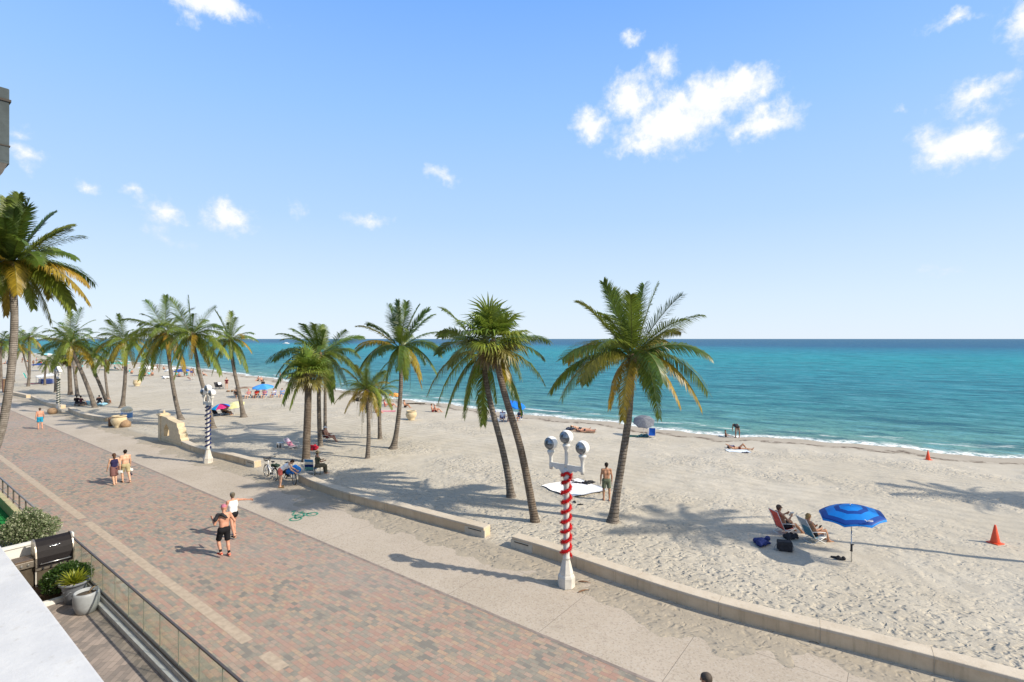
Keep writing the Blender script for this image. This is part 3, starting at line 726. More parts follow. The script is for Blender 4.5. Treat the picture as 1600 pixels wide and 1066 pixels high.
palm('coconut_palm', 'coconut palm with the widest crown, beside the standing man in green shorts', (957, 815), [(962, 780), (972, 720), (983, 650)], (988, 562), 3.55,
     [(-45, -120), (-22, -112, 1), (5, -111, -1), (40, -117), (64, -97), (89, -66), (97, -43, 1), (88, -20), (118, 52), (108, 76, -1), (-62, -68), (-49, -20, 1), (-114, -2), (-128, 49), (9, 52, -1), (-60, 45, 1), (45, 50, 1), (75, 10, 1), (-20, -95), (22, -105, 1), (-90, 30, -1)],
     nf=13, seed=3, yellow=.42, pairs=84, nuts=3, r=(.175, .13, .34), width=.036)
palm('fan_palm', 'tall fan palm, dense round crown on a slanted dark trunk near the wall gap', (837, 815), [(826, 760), (814, 700), (794, 635), (780, 586)], (769, 530), 1.75, nf=46, seed=5, fan=True, r=(.17, .125, .24), group=None)
palm('coconut_palm', 'coconut palm with long drooping fronds standing partly behind the tall fan palm', (799, 776), [(795, 748), (785, 700), (769, 642), (757, 585)], (755, 557), 3.6,
     [(-75, -30), (-86, 58), (-59, 92, -1), (0, 106, -1), (48, 74), (95, 42), (92, 2), (75, -30), (-55, -70), (-28, 90, -1), (60, 40, 1), (-60, 20, 1), (20, 80, 1)], nf=9, seed=8, yellow=.3, pairs=80, r=(.17, .12, .30))
palm('coconut_palm', 'upright coconut palm with a curved foot beside the beige urn on the open sand', (614, 701), [(619, 680), (624, 640), (627, 595)], (625, 546), 3.5,
     [(-61, -36), (-69, 3), (-62, 28), (-19, -70), (-3, -76, 1), (10, -74), (45, -62), (62, -25), (66, 10), (59, 41), (20, 40, -1), (-12, 50, -1), (-36, 20, -1), (30, -68, 1)], nf=14, seed=13, yellow=.35, pairs=66, r=(.17, .12, .42), dead=[(-14, 50), (14, 62, 1)])
palm('fan_palm', 'shorter fan palm with a straight trunk right behind the parked bikes', (478, 721), [(479, 690), (481, 640)], (482, 582), 1.7, nf=44, seed=21, fan=True, r=(.235, .20, .30), group=None)
palm('coconut_palm', 'coconut palm whose crown rises behind the shorter fan palm, red bag at its foot', (501, 697), [(499, 670), (498, 620)], (500, 556), 3.5,
     [(-72, 8), (-70, 48), (-68, 30), (-58, 74, -1), (-47, 81, -1), (-17, -47), (-6, -48), (11, -48), (29, -38), (50, 5), (48, 33), (35, 50), (-44, -34), (20, 72, 1)], nf=14, seed=27, yellow=.2, pairs=60, r=(.16, .12, .24), dead=[(-8, 55)])
palm('coconut_palm', 'slim palm trunk behind the reclining sunbather with the white hat', (508, 676), [(508, 650), (508, 620)], (509, 560), 3.2, nf=14, seed=31, yellow=.35, pairs=48, r=(.14, .10, .2))
palm('coconut_palm', 'small young coconut palm with dry brown fronds hanging down its stem', (574, 716), [(576, 690), (576, 655)], (573, 612), 2.1,
     [(-50, 18), (-40, -14), (-25, -42), (-12, -42), (10, -36), (37, -48), (30, 8), (-20, -30, 1), (22, -30, 1), (5, -45, -1)], nf=18, seed=35, yellow=.6, pairs=46, r=(.14, .10, .19), dead=[(-5, 64), (9, 40), (-13, 40), (5, 55, 1), (-9, 50, 1)])
palm('coconut_palm', 'small yellowish palm between the young palm with dry fronds and the upright palm', (594, 686), [(593, 665), (593, 640)], (592, 612), 1.9, nf=18, seed=39, yellow=.9, pairs=44, r=(.15, .11, .22))
palm('coconut_palm', 'coconut palm with gently curved trunk beside the yellow umbrella', (381, 652), [(374, 615), (366, 580), (362, 555)], (359, 533), 2.75,
     [(-22, -46), (2, -46), (16, -36), (34, 18), (28, 48), (-28, 52), (-34, 26), (8, 46, -1), (33, -4), (-30, -18)], nf=17, seed=43, yellow=.22, pairs=52, r=(.20, .13, .46))
palm('coconut_palm', 'coconut palm whose foot shows just behind the lamp with navy garland', (333, 669), [(325, 630), (313, 590), (306, 555)], (300, 525), 3.3,
     [(-35, -58), (-5, -62), (26, -46), (45, 60), (-28, 66), (8, 60, -1), (58, 34), (-48, 20), (50, -15), (-55, -15)], nf=18, seed=47, yellow=.3, pairs=54, r=(.19, .12, .38))
palm('coconut_palm', 'coconut palm with golden hanging fronds and a bent trunk behind the stepped arch', (283, 656), [(275, 630), (268, 590), (263, 552)], (259, 520), 3.6,
     [(-32, -50), (0, -58), (30, -40), (-52, -12), (-60, 26), (-40, 72), (30, 60), (-22, 56, -1), (-50, 52, -1), (56, 30), (-10, 60, -1)], nf=18, seed=51, yellow=.62, pairs=54, r=(.20, .13, .42))
palm('coconut_palm', 'upright coconut palm with a flared foot right of the two leaning trunks', (191, 637), [(195, 600), (197, 560)], (196, 534), 3.4,
     [(-28, -38), (0, -42), (26, -30), (-50, 22), (-48, 42), (44, 22), (12, 36, -1), (-30, 46, -1), (40, -8)], nf=18, seed=55, yellow=.34, pairs=48, r=(.20, .14, .5))
palm('coconut_palm', 'strongly leaning coconut palm, nearest of the slanted trunks at left', (149, 637), [(140, 612), (128, 582), (118, 560)], (110, 540), 3.3,
     [(-34, -26), (0, -52), (18, -58), (-46, 8), (52, -10), (58, 12), (-30, 40), (36, 34)], nf=20, seed=59, yellow=.25, pairs=48, r=(.22, .15, .33))
palm('coconut_palm', 'leaning coconut palm just right of the nearest slanted trunk, people seated between them', (169, 632), [(158, 606), (147, 580)], (139, 556), 3.0, nf=20, seed=63, yellow=.4, pairs=46, r=(.19, .14, .30))
palm('coconut_palm', 'coconut palm with slightly leaning trunk behind the strongly leaning one', (121, 619), [(119, 600), (116, 575)], (110, 525), 3.4, nf=20, seed=67, yellow=.3, pairs=44, r=(.20, .15, .38), lean_y=1)
palm('fan_palm', 'thick straight palm trunk right of the lamp with green garland', (110, 617), [(109, 590), (108, 560)], (107, 556), 2.0, nf=36, seed=71, fan=True, r=(.24, .22, .42), group=None)
palm('coconut_palm', 'thin palm with wavy stem behind the pair of seated people', (169, 622), [(166, 600), (164, 580)], (166, 564), 2.3, nf=16, seed=75, yellow=.55, pairs=40, r=(.15, .11, .22))
palm('coconut_palm', 'far palm with a tall thin trunk near the blue lounger stack', (44, 604), [(46, 580), (46, 555)], (46, 528), 3.2, nf=22, seed=79, yellow=.65, pairs=40, r=(.20, .15, .28))
palm('coconut_palm', 'far small palm in front of the blue lounger stack', (70, 602), [(70, 590), (71, 578)], (72, 566), 2.0, nf=16, seed=83, yellow=.6, pairs=36, r=(.16, .12, .24))
palm('coconut_palm', 'dark squat palm showing just behind the lamp with green garland', (87, 613), [(87, 600), (87, 585)], (87, 566), 2.5, nf=20, seed=87, yellow=.1, pairs=40, r=(.18, .14, .3))
palm('coconut_palm', 'thin slanted far palm leaning left above the teal beach chair', (47, 592), [(42, 575), (38, 560)], (35, 546), 3.0, nf=18, seed=91, yellow=.6, pairs=34, r=(.14, .12, .2))
palm('coconut_palm', 'far palm at the very left edge with dark trunk', (1, 608), [(1, 585), (0, 560)], (1, 536), 3.4, nf=22, seed=95, yellow=.5, pairs=40, r=(.24, .2, .35))
palm('coconut_palm', 'far palm at left with yellowing crown beyond the large leaning palm trunk', (21, 597), [(20, 575), (20, 555)], (20, 536), 3.2, nf=22, seed=96, yellow=.7, pairs=36, r=(.2, .17, .3))
palm('coconut_palm', 'large leaning palm in the left foreground with speckled trunk and yellow fronds', (-38, 800), [(0, 690), (13, 620), (21, 550), (24, 480)], (17, 418), 3.15,
     [(-22, -96, -1), (28, -104, -1), (55, -76, 1), (78, -30, -1), (50, -44, -1), (5, -90, -1), (13, -114, 1), (-8, -108), (41, -92, 1), (68, -58), (86, 2), (122, 54), (96, 64, -1), (24, -24, -1), (24, 66, -1), (40, 66), (-20, 50, -1), (-70, -80), (-100, 0), (-90, 60), (-40, -100), (60, 20, 1), (-30, 60, 1), (50, -80, -1), (-60, 30, -1)],
     nf=18, seed=101, yellow=.62, pairs=88, r=(.17, .125, .34), bark=M_BARK3, base3=(-24.0, 22.3, 0), width=.05, nuts=4)
# two palms whose shadows reach into the picture from the right
palm('coconut_palm', 'coconut palm beyond the right edge, its shadow falling on the sand by the wall', None, [], (1850, 375), 3.4, nf=26, seed=111, yellow=.3, pairs=48, r=(.11, .08, .2), base3=(21.6, 16.2, .03))
palm('coconut_palm', 'coconut palm beyond the right edge, its shadow falling near the orange cone', None, [], (2230, 420), 3.4, nf=26, seed=113, yellow=.3, pairs=48, r=(.2, .13, .36), base3=(36.0, 20.2, .03))

# ------------------------------------------------------------------ people: one smooth surface per body, grown round a posed skeleton
def nets(Fv, org, h):
    """surface nets: vertices in crossed cells, quads across crossed edges"""
    ins = Fv < 0; sh = np.array(Fv.shape) - 1
    acc = np.zeros((*sh, 3), np.float32); cnt = np.zeros(sh, np.float32)
    nx, ny, nz = sh
    for ax in range(3):
        o = [a for a in range(3) if a != ax]
        A = np.take(Fv, range(0, Fv.shape[ax] - 1), ax); B = np.take(Fv, range(1, Fv.shape[ax]), ax)
        cr = (A < 0) != (B < 0); t = np.where(cr, A / (A - B + 1e-12), 0)
        for i in (0, 1):
            for j in (0, 1):
                sl = [slice(None)] * 3; sl[o[0]] = slice(i, i + sh[o[0]]); sl[o[1]] = slice(j, j + sh[o[1]])
                c = cr[tuple(sl)]; cnt += c
                acc[..., ax] += np.where(c, t[tuple(sl)], 0); acc[..., o[0]] += c * i; acc[..., o[1]] += c * j
    act = cnt > 0; idx = -np.ones(sh, np.int64); idx[act] = np.arange(act.sum())
    g = np.stack(np.nonzero(act), 1)
    V = (g + acc[act] / cnt[act][:, None]) * h + org
    Q = []
    for ax in range(3):
        o = [a for a in range(3) if a != ax]
        A = np.take(ins, range(0, ins.shape[ax] - 1), ax); B = np.take(ins, range(1, ins.shape[ax]), ax)
        p = np.stack(np.nonzero(A != B), 1)
        if not len(p): continue
        ok = (p[:, o[0]] > 0) & (p[:, o[1]] > 0) & (p[:, o[0]] < sh[o[0]]) & (p[:, o[1]] < sh[o[1]]); p = p[ok]
        q = []
        for (a, b) in ((-1, -1), (0, -1), (0, 0), (-1, 0)):
            r = p.copy(); r[:, o[0]] += a; r[:, o[1]] += b; q.append(idx[r[:, 0], r[:, 1], r[:, 2]])
        q = np.stack(q, 1); fl = A[p[:, 0], p[:, 1], p[:, 2]]
        if ax == 1: fl = ~fl
        q[~fl] = q[~fl][:, ::-1]; Q.append(q)
    return V, np.concatenate(Q)
def blob(segs, h, clips=()):
    """segs: (a, b, ra, rb, k, flat)"""
    P0 = np.array([s[0] for s in segs]); P1 = np.array([s[1] for s in segs]); rr = np.array([max(s[2], s[3]) for s in segs])[:, None]
    lo = np.minimum(P0 - rr, P1 - rr).min(0) - 2.5 * h; hi = np.maximum(P0 + rr, P1 + rr).max(0) + 2.5 * h
    n = np.ceil((hi - lo) / h).astype(int) + 1
    Fv = np.full(n, .3, np.float32); ax = [lo[i] + np.arange(n[i]) * h for i in range(3)]
    for s in segs:
        a, b, ra, rb = np.array(s[0], float), np.array(s[1], float), s[2], s[3]; k = s[4] if len(s) > 4 else .03; flat = len(s) > 5 and s[5]
        m = max(ra, rb) + k + 2 * h
        l = np.maximum(((np.minimum(a, b) - m - lo) / h).astype(int), 0); u = np.minimum(((np.maximum(a, b) + m - lo) / h).astype(int) + 2, n)
        X, Y, Z = np.meshgrid(ax[0][l[0]:u[0]], ax[1][l[1]:u[1]], ax[2][l[2]:u[2]], indexing='ij')
        d = b - a; L2 = d @ d + 1e-12
        t = ((X - a[0]) * d[0] + (Y - a[1]) * d[1] + (Z - a[2]) * d[2]) / L2; tc = np.clip(t, 0, 1)
        q = np.sqrt((X - a[0] - tc * d[0]) ** 2 + (Y - a[1] - tc * d[1]) ** 2 + (Z - a[2] - tc * d[2]) ** 2) - (ra + (rb - ra) * tc)
        if flat: q = np.maximum(q, (t - 1) * math.sqrt(L2))
        S = Fv[l[0]:u[0], l[1]:u[1], l[2]:u[2]]
        hh = np.clip(.5 + .5 * (S - q) / k, 0, 1)
        Fv[l[0]:u[0], l[1]:u[1], l[2]:u[2]] = S * (1 - hh) + q * hh - k * hh * (1 - hh)
    if clips:
        X, Y, Z = np.meshgrid(*ax, indexing='ij')
        for p, nn in clips: Fv = np.maximum(Fv, (X - p[0]) * nn[0] + (Y - p[1]) * nn[1] + (Z - p[2]) * nn[2])
    Fv[[0, -1]] = .3; Fv[:, [0, -1]] = .3; Fv[:, :, [0, -1]] = .3
    return nets(Fv, lo, h)
def blob_obj(name, segs, h, m, parent=None, clips=()):
    V, Q = blob(segs, h, clips)
    return np_mesh(name, V, Q, m, None, True, parent)
def nrm(v):
    v = np.array(v, float); return v / np.linalg.norm(v)
UPV = np.array([0, 0, 1.])
def skeleton(p, H):
    up = nrm(p.get('up', (0, 0, 1))); side = np.array(p.get('side', (1, 0, 0)), float); side = nrm(side - up * (side @ up)); fwd = np.cross(up, side)
    fem = p.get('fem', 0); w = p.get('bulk', 1.0)
    J = {'up': up, 'side': side, 'fwd': fwd, 'w': w, 'H': H, 'fem': fem}
    pel = np.zeros(3); J['pel'] = pel; J['waist'] = pel + up * .09 * H; J['chest'] = pel + up * .205 * H; J['neck'] = pel + up * .30 * H
    hw = (.056 if fem else .052) * H; sw = (.094 if fem else .107) * H
    hd = nrm(p.get('headup', up * .8 + UPV * .2 + fwd * .12)); hf = np.array(p.get('headfwd', fwd), float); hf = nrm(hf - hd * (hf @ hd))
    J['hup'] = hd; J['hf'] = hf; J['head'] = J['neck'] + hd * .105 * H
    for s, k in ((-1, 'L'), (1, 'R')):
        J['sh' + k] = pel + up * .283 * H + side * s * sw; J['hip' + k] = pel + side * s * hw - up * .005 * H
        ua = nrm(p.get('ua' + k, (s * .16, .0, -1))); fa = nrm(p.get('fa' + k, ua * .9 + np.array([-.03 * s, .18, 0])))
        J['el' + k] = J['sh' + k] + ua * .172 * H; J['wr' + k] = J['el' + k] + fa * .15 * H; J['fa' + k] = fa
        th = nrm(p.get('th' + k, (s * .03, 0, -1))); ca = nrm(p.get('ca' + k, (0, -.06, -1)))
        J['kn' + k] = J['hip' + k] + th * .243 * H; J['an' + k] = J['kn' + k] + ca * .243 * H
        ft = nrm(p.get('ft' + k, fwd * np.array([1, 1, 0]) + np.array([s * .15, 0, 0]) + 1e-6)); J['ft' + k] = ft
        dn = nrm(ca - ft * (ca @ ft) * .9); J['he' + k] = J['an' + k] + dn * .022 * H - ft * .028 * H; J['to' + k] = J['an' + k] + ft * .105 * H + dn * .027 * H
    if 'pz' in p: dz = p['pz']
    else: dz = .019 * H - min(min(J[a + k][2] for a in ('he', 'to')) for k in 'LR')
    for k in list(J):
        if k[:2] in ('pe', 'wa', 'ch', 'ne', 'he', 'sh', 'hi', 'el', 'wr', 'kn', 'an', 'to'): J[k] = J[k] + np.array([0, 0, dz])
    return J
def torso(J, e=0.0, top=1.0):
    H, w, s, up, f = J['H'] / 1.75, J['w'], J['side'], J['up'], J['fwd']; S = []
    for q in (-1, 1):
        S.append((J['pel'] + s * q * .062 * H, J['waist'] + s * q * .05 * H * w, .098 * H * (1 + (w - 1) * .5) + e, .088 * H * w + e, .05))
        S.append((J['waist'] + s * q * .05 * H * w, J['chest'] + s * q * .075 * H, .088 * H * w + e, .098 * H + e, .05))
        if top > 0: S.append((J['chest'] + s * q * .075 * H, J['chest'] + s * q * .07 * H + up * .10 * H, .098 * H + e, .07 * H + e, .05))
        if J['fem']: S.append((J['chest'] + s * q * .07 * H + f * .07 * H, J['chest'] + s * q * .072 * H + f * .085 * H - up * .02 * H, .055 * H + e, .055 * H + e, .03))
    if w > 1.1: S.append((J['waist'] + f * .05 * H, J['waist'] + f * .06 * H, .10 * H * w + e, .10 * H * w + e, .06))
    return S
def limbs(J, e=0.0):
    H = J['H'] / 1.75; S = []
    for k in 'LR':
        S += [(J['hip' + k], J['kn' + k], .083 * H + e, .054 * H + e, .04), (J['kn' + k], J['kn' + k] * .65 + J['an' + k] * .35 - 0, .052 * H + e, .054 * H + e, .03), (J['kn' + k] * .65 + J['an' + k] * .35, J['an' + k], .053 * H + e, .035 * H + e, .03)]
    return S
def body_segs(J, fine):
    H = J['H'] / 1.75; S = torso(J) + limbs(J)
    S.append((J['shL'], J['shR'], .056 * H, .056 * H, .05)); S.append((J['neck'] - J['up'] * .03, J['head'] - J['hup'] * .05 * H, .054 * H, .05 * H, .03))
    hu, hf, c = J['hup'], J['hf'], J['head']; hs = np.cross(hu, -hf)
    S.append((c + hu * .035 * H - hf * .018 * H, c + hu * .03 * H + hf * .012 * H, .082 * H, .080 * H, .03)); S.append((c - hu * .035 * H + hf * .02 * H, c - hu * .075 * H + hf * .045 * H, .060 * H, .038 * H, .03))
    if fine:
        S.append((c + hu * .008 * H + hf * .088 * H, c - hu * .022 * H + hf * .104 * H, .010 * H, .014 * H, .012))              # nose
        S.append((c + hu * .022 * H + hf * .082 * H - hs * .035 * H, c + hu * .022 * H + hf * .082 * H + hs * .035 * H, .011 * H, .011 * H, .015))   # brow
        S.append((c - hu * .05 * H + hf * .078 * H - hs * .018 * H, c - hu * .05 * H + hf * .078 * H + hs * .018 * H, .009 * H, .009 * H, .01))      # lips
        for q in (-1, 1): S.append((c + hs * q * .080 * H + hu * .012 * H, c + hs * q * .083 * H - hu * .025 * H, .015 * H, .011 * H, .008))       # ears
    for k in 'LR':
        sg = -1 if k == 'L' else 1
        S += [(J['sh' + k], J['el' + k], .050 * H, .039 * H, .04), (J['el' + k], J['el' + k] * .6 + J['wr' + k] * .4, .039 * H, .038 * H, .02), (J['el' + k] * .6 + J['wr' + k] * .4, J['wr' + k], .038 * H, .026 * H, .02)]
        fa = J['fa' + k]; lat = np.cross(fa, J['side'] * 1.0)
        lat = J['fwd'] if np.linalg.norm(lat) < .2 else nrm(lat); pn = nrm(np.cross(fa, lat)); w = J['wr' + k]
        for q in (-1, 1): S.append((w + lat * q * .010 * H, w + fa * .085 * H + lat * q * .022 * H, .020 * H, .016 * H, .015))
        if fine:
            cur = -pn * sg if (pn @ J['side']) * sg > 0 else pn * sg
            for j, (lo_, ln) in enumerate(((-.034, .068), (-.012, .078), (.011, .072), (.033, .056))):
                b = w + fa * .088 * H + lat * lo_ * H; m = b + (fa + cur * .12) * ln * .5 * H; e = m + (fa * .85 + cur * .5) * ln * .5 * H
                S += [(b, m, .0115 * H, .0105 * H, .006), (m, e, .0105 * H, .0095 * H, .006)]
            th = w + fa * .035 * H + lat * .026 * H; S += [(th, th + (fa * .6 + lat * .75) * .04 * H, .014 * H, .012 * H, .008), (th + (fa * .6 + lat * .75) * .04 * H, th + (fa * .6 + lat * .75) * .04 * H + (fa * .95 + cur * .3) * .034 * H, .012 * H, .010 * H, .006)]
        S += [(J['he' + k], J['to' + k], .034 * H, .022 * H, .02), (J['an' + k], J['he' + k], .036 * H, .034 * H, .03), (J['an' + k] , J['he' + k] * .45 + J['to' + k] * .55, .036 * H, .027 * H, .03)]
    return S
SKIN = {'light': (.56, .335, .225), 'tan': (.40, .21, .125), 'red': (.50, .25, .165), 'brown': (.25, .125, .075), 'dark': (.13, .07, .045)}
def skin(k):
    c = SKIN[k]; return mat('skin_' + k, c, .55, .10, 6, spec=.35)
def cloth(name, col, rough=.85): return mat('cloth_' + name, col, rough, .16, 8, .004, spec=.15)
def person(label, pos, yaw, pose, H=1.75, tone='tan', wear=(), hair=None, fine=True, h=None, group=None, hat=None, hairlen=0):
    J = skeleton(pose, H); h = h or (.0125 if fine else .022); k = H / 1.75
    b = blob_obj('person', body_segs(J, fine), h, skin(tone)); tag(b, label, 'person', group)
    b.location = [float(c) for c in pos]; b.rotation_euler = (0, 0, yaw)
    hu, hf, c = J['hup'], J['hf'], J['head']
    if hair:
        S = [(c + hu * .042 * k - hf * .026 * k, c + hu * .038 * k + hf * .006 * k, .088 * k, .084 * k, .02)]
        if hairlen: S.append((c - hf * .05 * k, c - hf * .085 * k - hu * hairlen, .07 * k, .05 * k, .04))
        else: S.append((c - hf * .04 * k + hu * .02, c - hf * .045 * k - hu * .045 * k, .07 * k, .055 * k, .03))
        blob_obj('hair', S, min(h, .016), cloth('hair_%d' % int(hair[0] * 1000), hair, .6), b, [(c + hf * .052 * k + hu * .03, nrm(hf - hu * .75))])
    if hat:
        kind, col = hat; m = cloth('hat_%d_%d' % (int(col[0] * 999), int(col[2] * 999)), col)
        S = [(c + hu * .05 * k - hf * .012 * k, c + hu * .06 * k, .090 * k, .084 * k, .02)]
        if kind == 'cap': S.append((c + hu * .045 * k + hf * .07 * k, c + hu * .035 * k + hf * .14 * k, .022, .018, .03))
        cl = [(c + hu * .018 * k, -hu)]
        ho = blob_obj('cap' if kind == 'cap' else 'hat' if kind == 'brim' else 'bandana', S, min(h, .016), m, b, cl)
        if kind == 'brim':
            q = MB(); n = 20; hs = np.cross(hu, -hf); ring = []
            for r, z in ((.08, .022), (.17, .008), (.17, .018), (.08, .034)):
                ring.append([c + hu * (z * k + .015) + (hf * math.cos(2 * math.pi * i / n) + hs * math.sin(2 * math.pi * i / n)) * r * k for i in range(n)])
            q.add([v for r_ in ring for v in r_], [(j * n + i, j * n + (i + 1) % n, ((j + 1) % 4) * n + (i + 1) % n, ((j + 1) % 4) * n + i) for j in range(4) for i in range(n)], sm=True); q.build('hat_brim', m, b)
    for (kind, m, *a) in wear:
        if kind in ('shorts', 'trunks', 'briefs', 'trousers'):
            fr = a[0] if a else {'shorts': .75, 'trunks': .55, 'briefs': .10, 'trousers': 1}[kind]; e = .010 if kind == 'briefs' else .020
            S = [(J['hipL'], J['hipR'], .095 * k + e, .095 * k + e, .05)] + [(J['pel'] + J['side'] * q * .05 * k, J['waist'] * .55 + J['pel'] * .45 + J['side'] * q * .05 * k * J['w'], .098 * k + e, .092 * k * J['w'] + e, .05, True) for q in (-1, 1)]
            for s in 'LR': S.append((J['hip' + s], J['hip' + s] + (J['kn' + s] - J['hip' + s]) * min(fr, 1), .088 * k + e, (.088 - .032 * min(fr, 1)) * k + e * 1.6, .03, True))
            if kind == 'trousers':
                for s in 'LR': S.append((J['kn' + s], J['an' + s], .062 * k + e, .05 * k + e, .03, True))
            blob_obj(kind if kind != 'briefs' else 'swim_briefs', S, h, m, b)
        elif kind in ('vest', 'shirt'):
            S = torso(J, .011)
            S += [(J['shL'] * .8 + J['shR'] * .2, J['shR'] * .8 + J['shL'] * .2, .058 * k + .008, .058 * k + .008, .05)]
            if kind == 'shirt':
                for s in 'LR': S.append((J['sh' + s], J['sh' + s] + (J['el' + s] - J['sh' + s]) * (a[0] if a else .6), .056 * k + .012, .052 * k + .016, .03, True))
            blob_obj('tank_top' if kind == 'vest' else 'shirt', S, h, m, b, [(J['neck'] - J['up'] * .018, J['up'])])
        elif kind == 'bikini':
            S = [(J['chest'] + J['side'] * q * .075 * k + J['up'] * .0, J['chest'] + J['side'] * q * .075 * k - J['up'] * .02, .107 * k, .107 * k, .04) for q in (-1, 1)]
            if J['fem']: S += [(J['chest'] + J['side'] * q * .07 * k + J['fwd'] * .075 * k, J['chest'] + J['side'] * q * .072 * k + J['fwd'] * .087 * k, .062 * k, .062 * k, .03) for q in (-1, 1)]
            c0 = J['chest']; blob_obj('bikini_top', S, min(h, .016), m, b, [(c0 + J['up'] * .045 * k, J['up']), (c0 - J['up'] * .05 * k, -J['up'])])
        elif kind == 'skirt':
            ln = a[0] if a else .45; mid = (J['knL'] + J['knR']) / 2 - J['pel']; S = []
            for s in 'LR':
                S.append((J['hip' + s] + J['up'] * .05, J['hip' + s] + (J['kn' + s] - J['hip' + s]) * ln / .43, .115 * k, .135 * k, .09, True))
            blob_obj('skirt', S, h, m, b)
        elif kind == 'shoes':
            for s in 'LR': blob_obj('shoe', [(J['he' + s], J['to' + s], .040 * k, .030 * k, .02), (J['an' + s] * .5 + J['he' + s] * .5, J['he' + s] * .45 + J['to' + s] * .55, .043 * k, .032 * k, .02)], min(h, .014), m, b)
        elif kind == 'socks':
            for s in 'LR': blob_obj('sock', [(J['an' + s], J['an' + s] * .72 + J['kn' + s] * .28, .041 * k, .046 * k, .02, True)], min(h, .014), m, b)
    b['_j'] = [float(x) for x in np.concatenate([J['wrL'], J['wrR'], J['pel'], J['head'], J['shL']])]
    return b
def world_of(b, local):
    a = b.rotation_euler[2]; x, y, z = local
    return np.array([b.location[0] + x * math.cos(a) - y * math.sin(a), b.location[1] + x * math.sin(a) + y * math.cos(a), b.location[2] + z])
def facing(dx, dy): return math.atan2(-dx, dy)        # local +Y turned to (dx, dy)
AWAY = facing(P[0], P[1])
STAND = {}
def walk(s=1, arm=.3, stride=.38):
    return {'thL': (-.03, stride * s, -1), 'caL': (0, stride * s * (.1 if s > 0 else .9) - .25, -1), 'thR': (.03, -stride * s, -1), 'caR': (0, -stride * s * (.1 if s < 0 else .9) - .25, -1),
            'uaL': (-.2, -arm * s, -1), 'faL': (-.08, -arm * s + .25, -1), 'uaR': (.2, arm * s, -1), 'faR': (.08, arm * s + .25, -1), 'up': (0, .05, 1)}
# ---- seats, shades, things people bring
M_TUBE = mat('white_tube', (.72, .72, .70), .35, .05, spec=.5)
M_STEEL = mat('brushed_steel', (.55, .55, .54), .32, .08, 20, metal=.9)
M_BLACK = mat('black_fabric', (.022, .022, .026), .85, .3, 12, .004)
M_RUBBER = mat('rubber', (.02, .02, .02), .8, .2)
def chair(label, pos, yaw, col, H=1.0, rec=.42, seat_h=.20, tube=None, group=None, stripes=None, name='beach_chair', back=.68):
    """low folding chair: tube frame, sling seat and back, arm rests. It faces local +Y"""
    root = empty(name, pos, yaw); tag(root, label, 'beach chair', group)
    tb = tube or M_TUBE; w = .27
    bd = np.array([0, -math.sin(rec), math.cos(rec)]); s0 = np.array([0, -.18, seat_h]); s1 = np.array([0, .27, seat_h + .06])
    f = MB()
    for q in (-1, 1):
        x = np.array([q * w, 0, 0])
        f.tube([s0 + x - bd * .05, s0 + x + bd * back], .013, 7); f.tube([s0 + x, s1 + x], .013, 7)
        f.tube([s1 + x, np.array([q * w, -.30, .0])], .012, 7); f.tube([s0 + x + bd * .05, np.array([q * w, .24, .0])], .012, 7)
    f.tube([s0 + bd * back - np.array([w, 0, 0]), s0 + bd * back + np.array([w, 0, 0])], .013, 7); f.tube([s1 - np.array([w, 0, 0]), s1 + np.array([w, 0, 0])], .013, 7)
    f.tube([(-w, -.30, .012), (w, -.30, .012)], .012, 7); f.tube([(-w, .24, .012), (w, .24, .012)], .012, 7)
    f.build('frame', tb, root)
    ms = stripes or [col]; n = 12
    def sling(name, a, d, ln, sag, nn):
        b = MB(); vs = []
        for i in range(n + 1):
            for j in range(5):
                x = (j / 4 - .5) * 2 * (w - .012); s = sag * math.sin(math.pi * i / n) * (1 - (2 * j / 4 - 1) ** 2 * .6)
                vs.append(a + d * ln * i / n + np.array([x, 0, 0]) - nn * s)
        k = len(vs); vs2 = [v - nn * .008 for v in vs]; b.add(vs + vs2, [])
        for i in range(n):
            for j in range(4):
                q = (i * 5 + j, i * 5 + j + 1, i * 5 + 6 + j, i * 5 + 5 + j); mi = (i * len(ms)) // n
                b.f.append(list(q)); b.m.append(mi); b.smooth.append(True); b.f.append([c + k for c in q][::-1]); b.m.append(mi); b.smooth.append(True)
        b.build(name, ms, root)
    sd_ = nrm(s1 - s0)
    sling('seat', s0, sd_, np.linalg.norm(s1 - s0), .05, np.cross(np.array([1., 0, 0]), sd_)); sling('backrest', s0 + bd * .05, bd, back - .06, .04, np.cross(np.array([1., 0, 0]), bd))
    for q in (-1, 1):
        a = MB(); p0 = s0 + bd * .30 + np.array([q * (w + .02), 0, 0]); p1 = np.array([q * (w + .02), .22, seat_h + .22]); a.tube([p0, (p0 + p1) / 2 + np.array([0, 0, .012]), p1], .020, 8, flat=.6); a.build('armrest', M_TUBE if tube is None else tb, root)
        a = MB(); a.tube([p1, s1 + np.array([q * w, 0, 0])], .011, 7); a.build('arm_post', tb, root)
    return root
SIT = lambda rec=.42, pz=.30, **k: dict({'up': (0, -math.sin(rec), math.cos(rec)), 'thL': (-.10, 1, .18), 'thR': (.10, 1, .10), 'caL': (0, .42, -.75), 'caR': (0, .62, -.62), 'uaL': (-.25, .35, -.8), 'faL': (.25, .9, .1), 'uaR': (.25, .35, -.8), 'faR': (-.25, .9, .1),
                                        'headup': (0, .05, 1), 'headfwd': (0, 1, -.25), 'pz': pz}, **k)
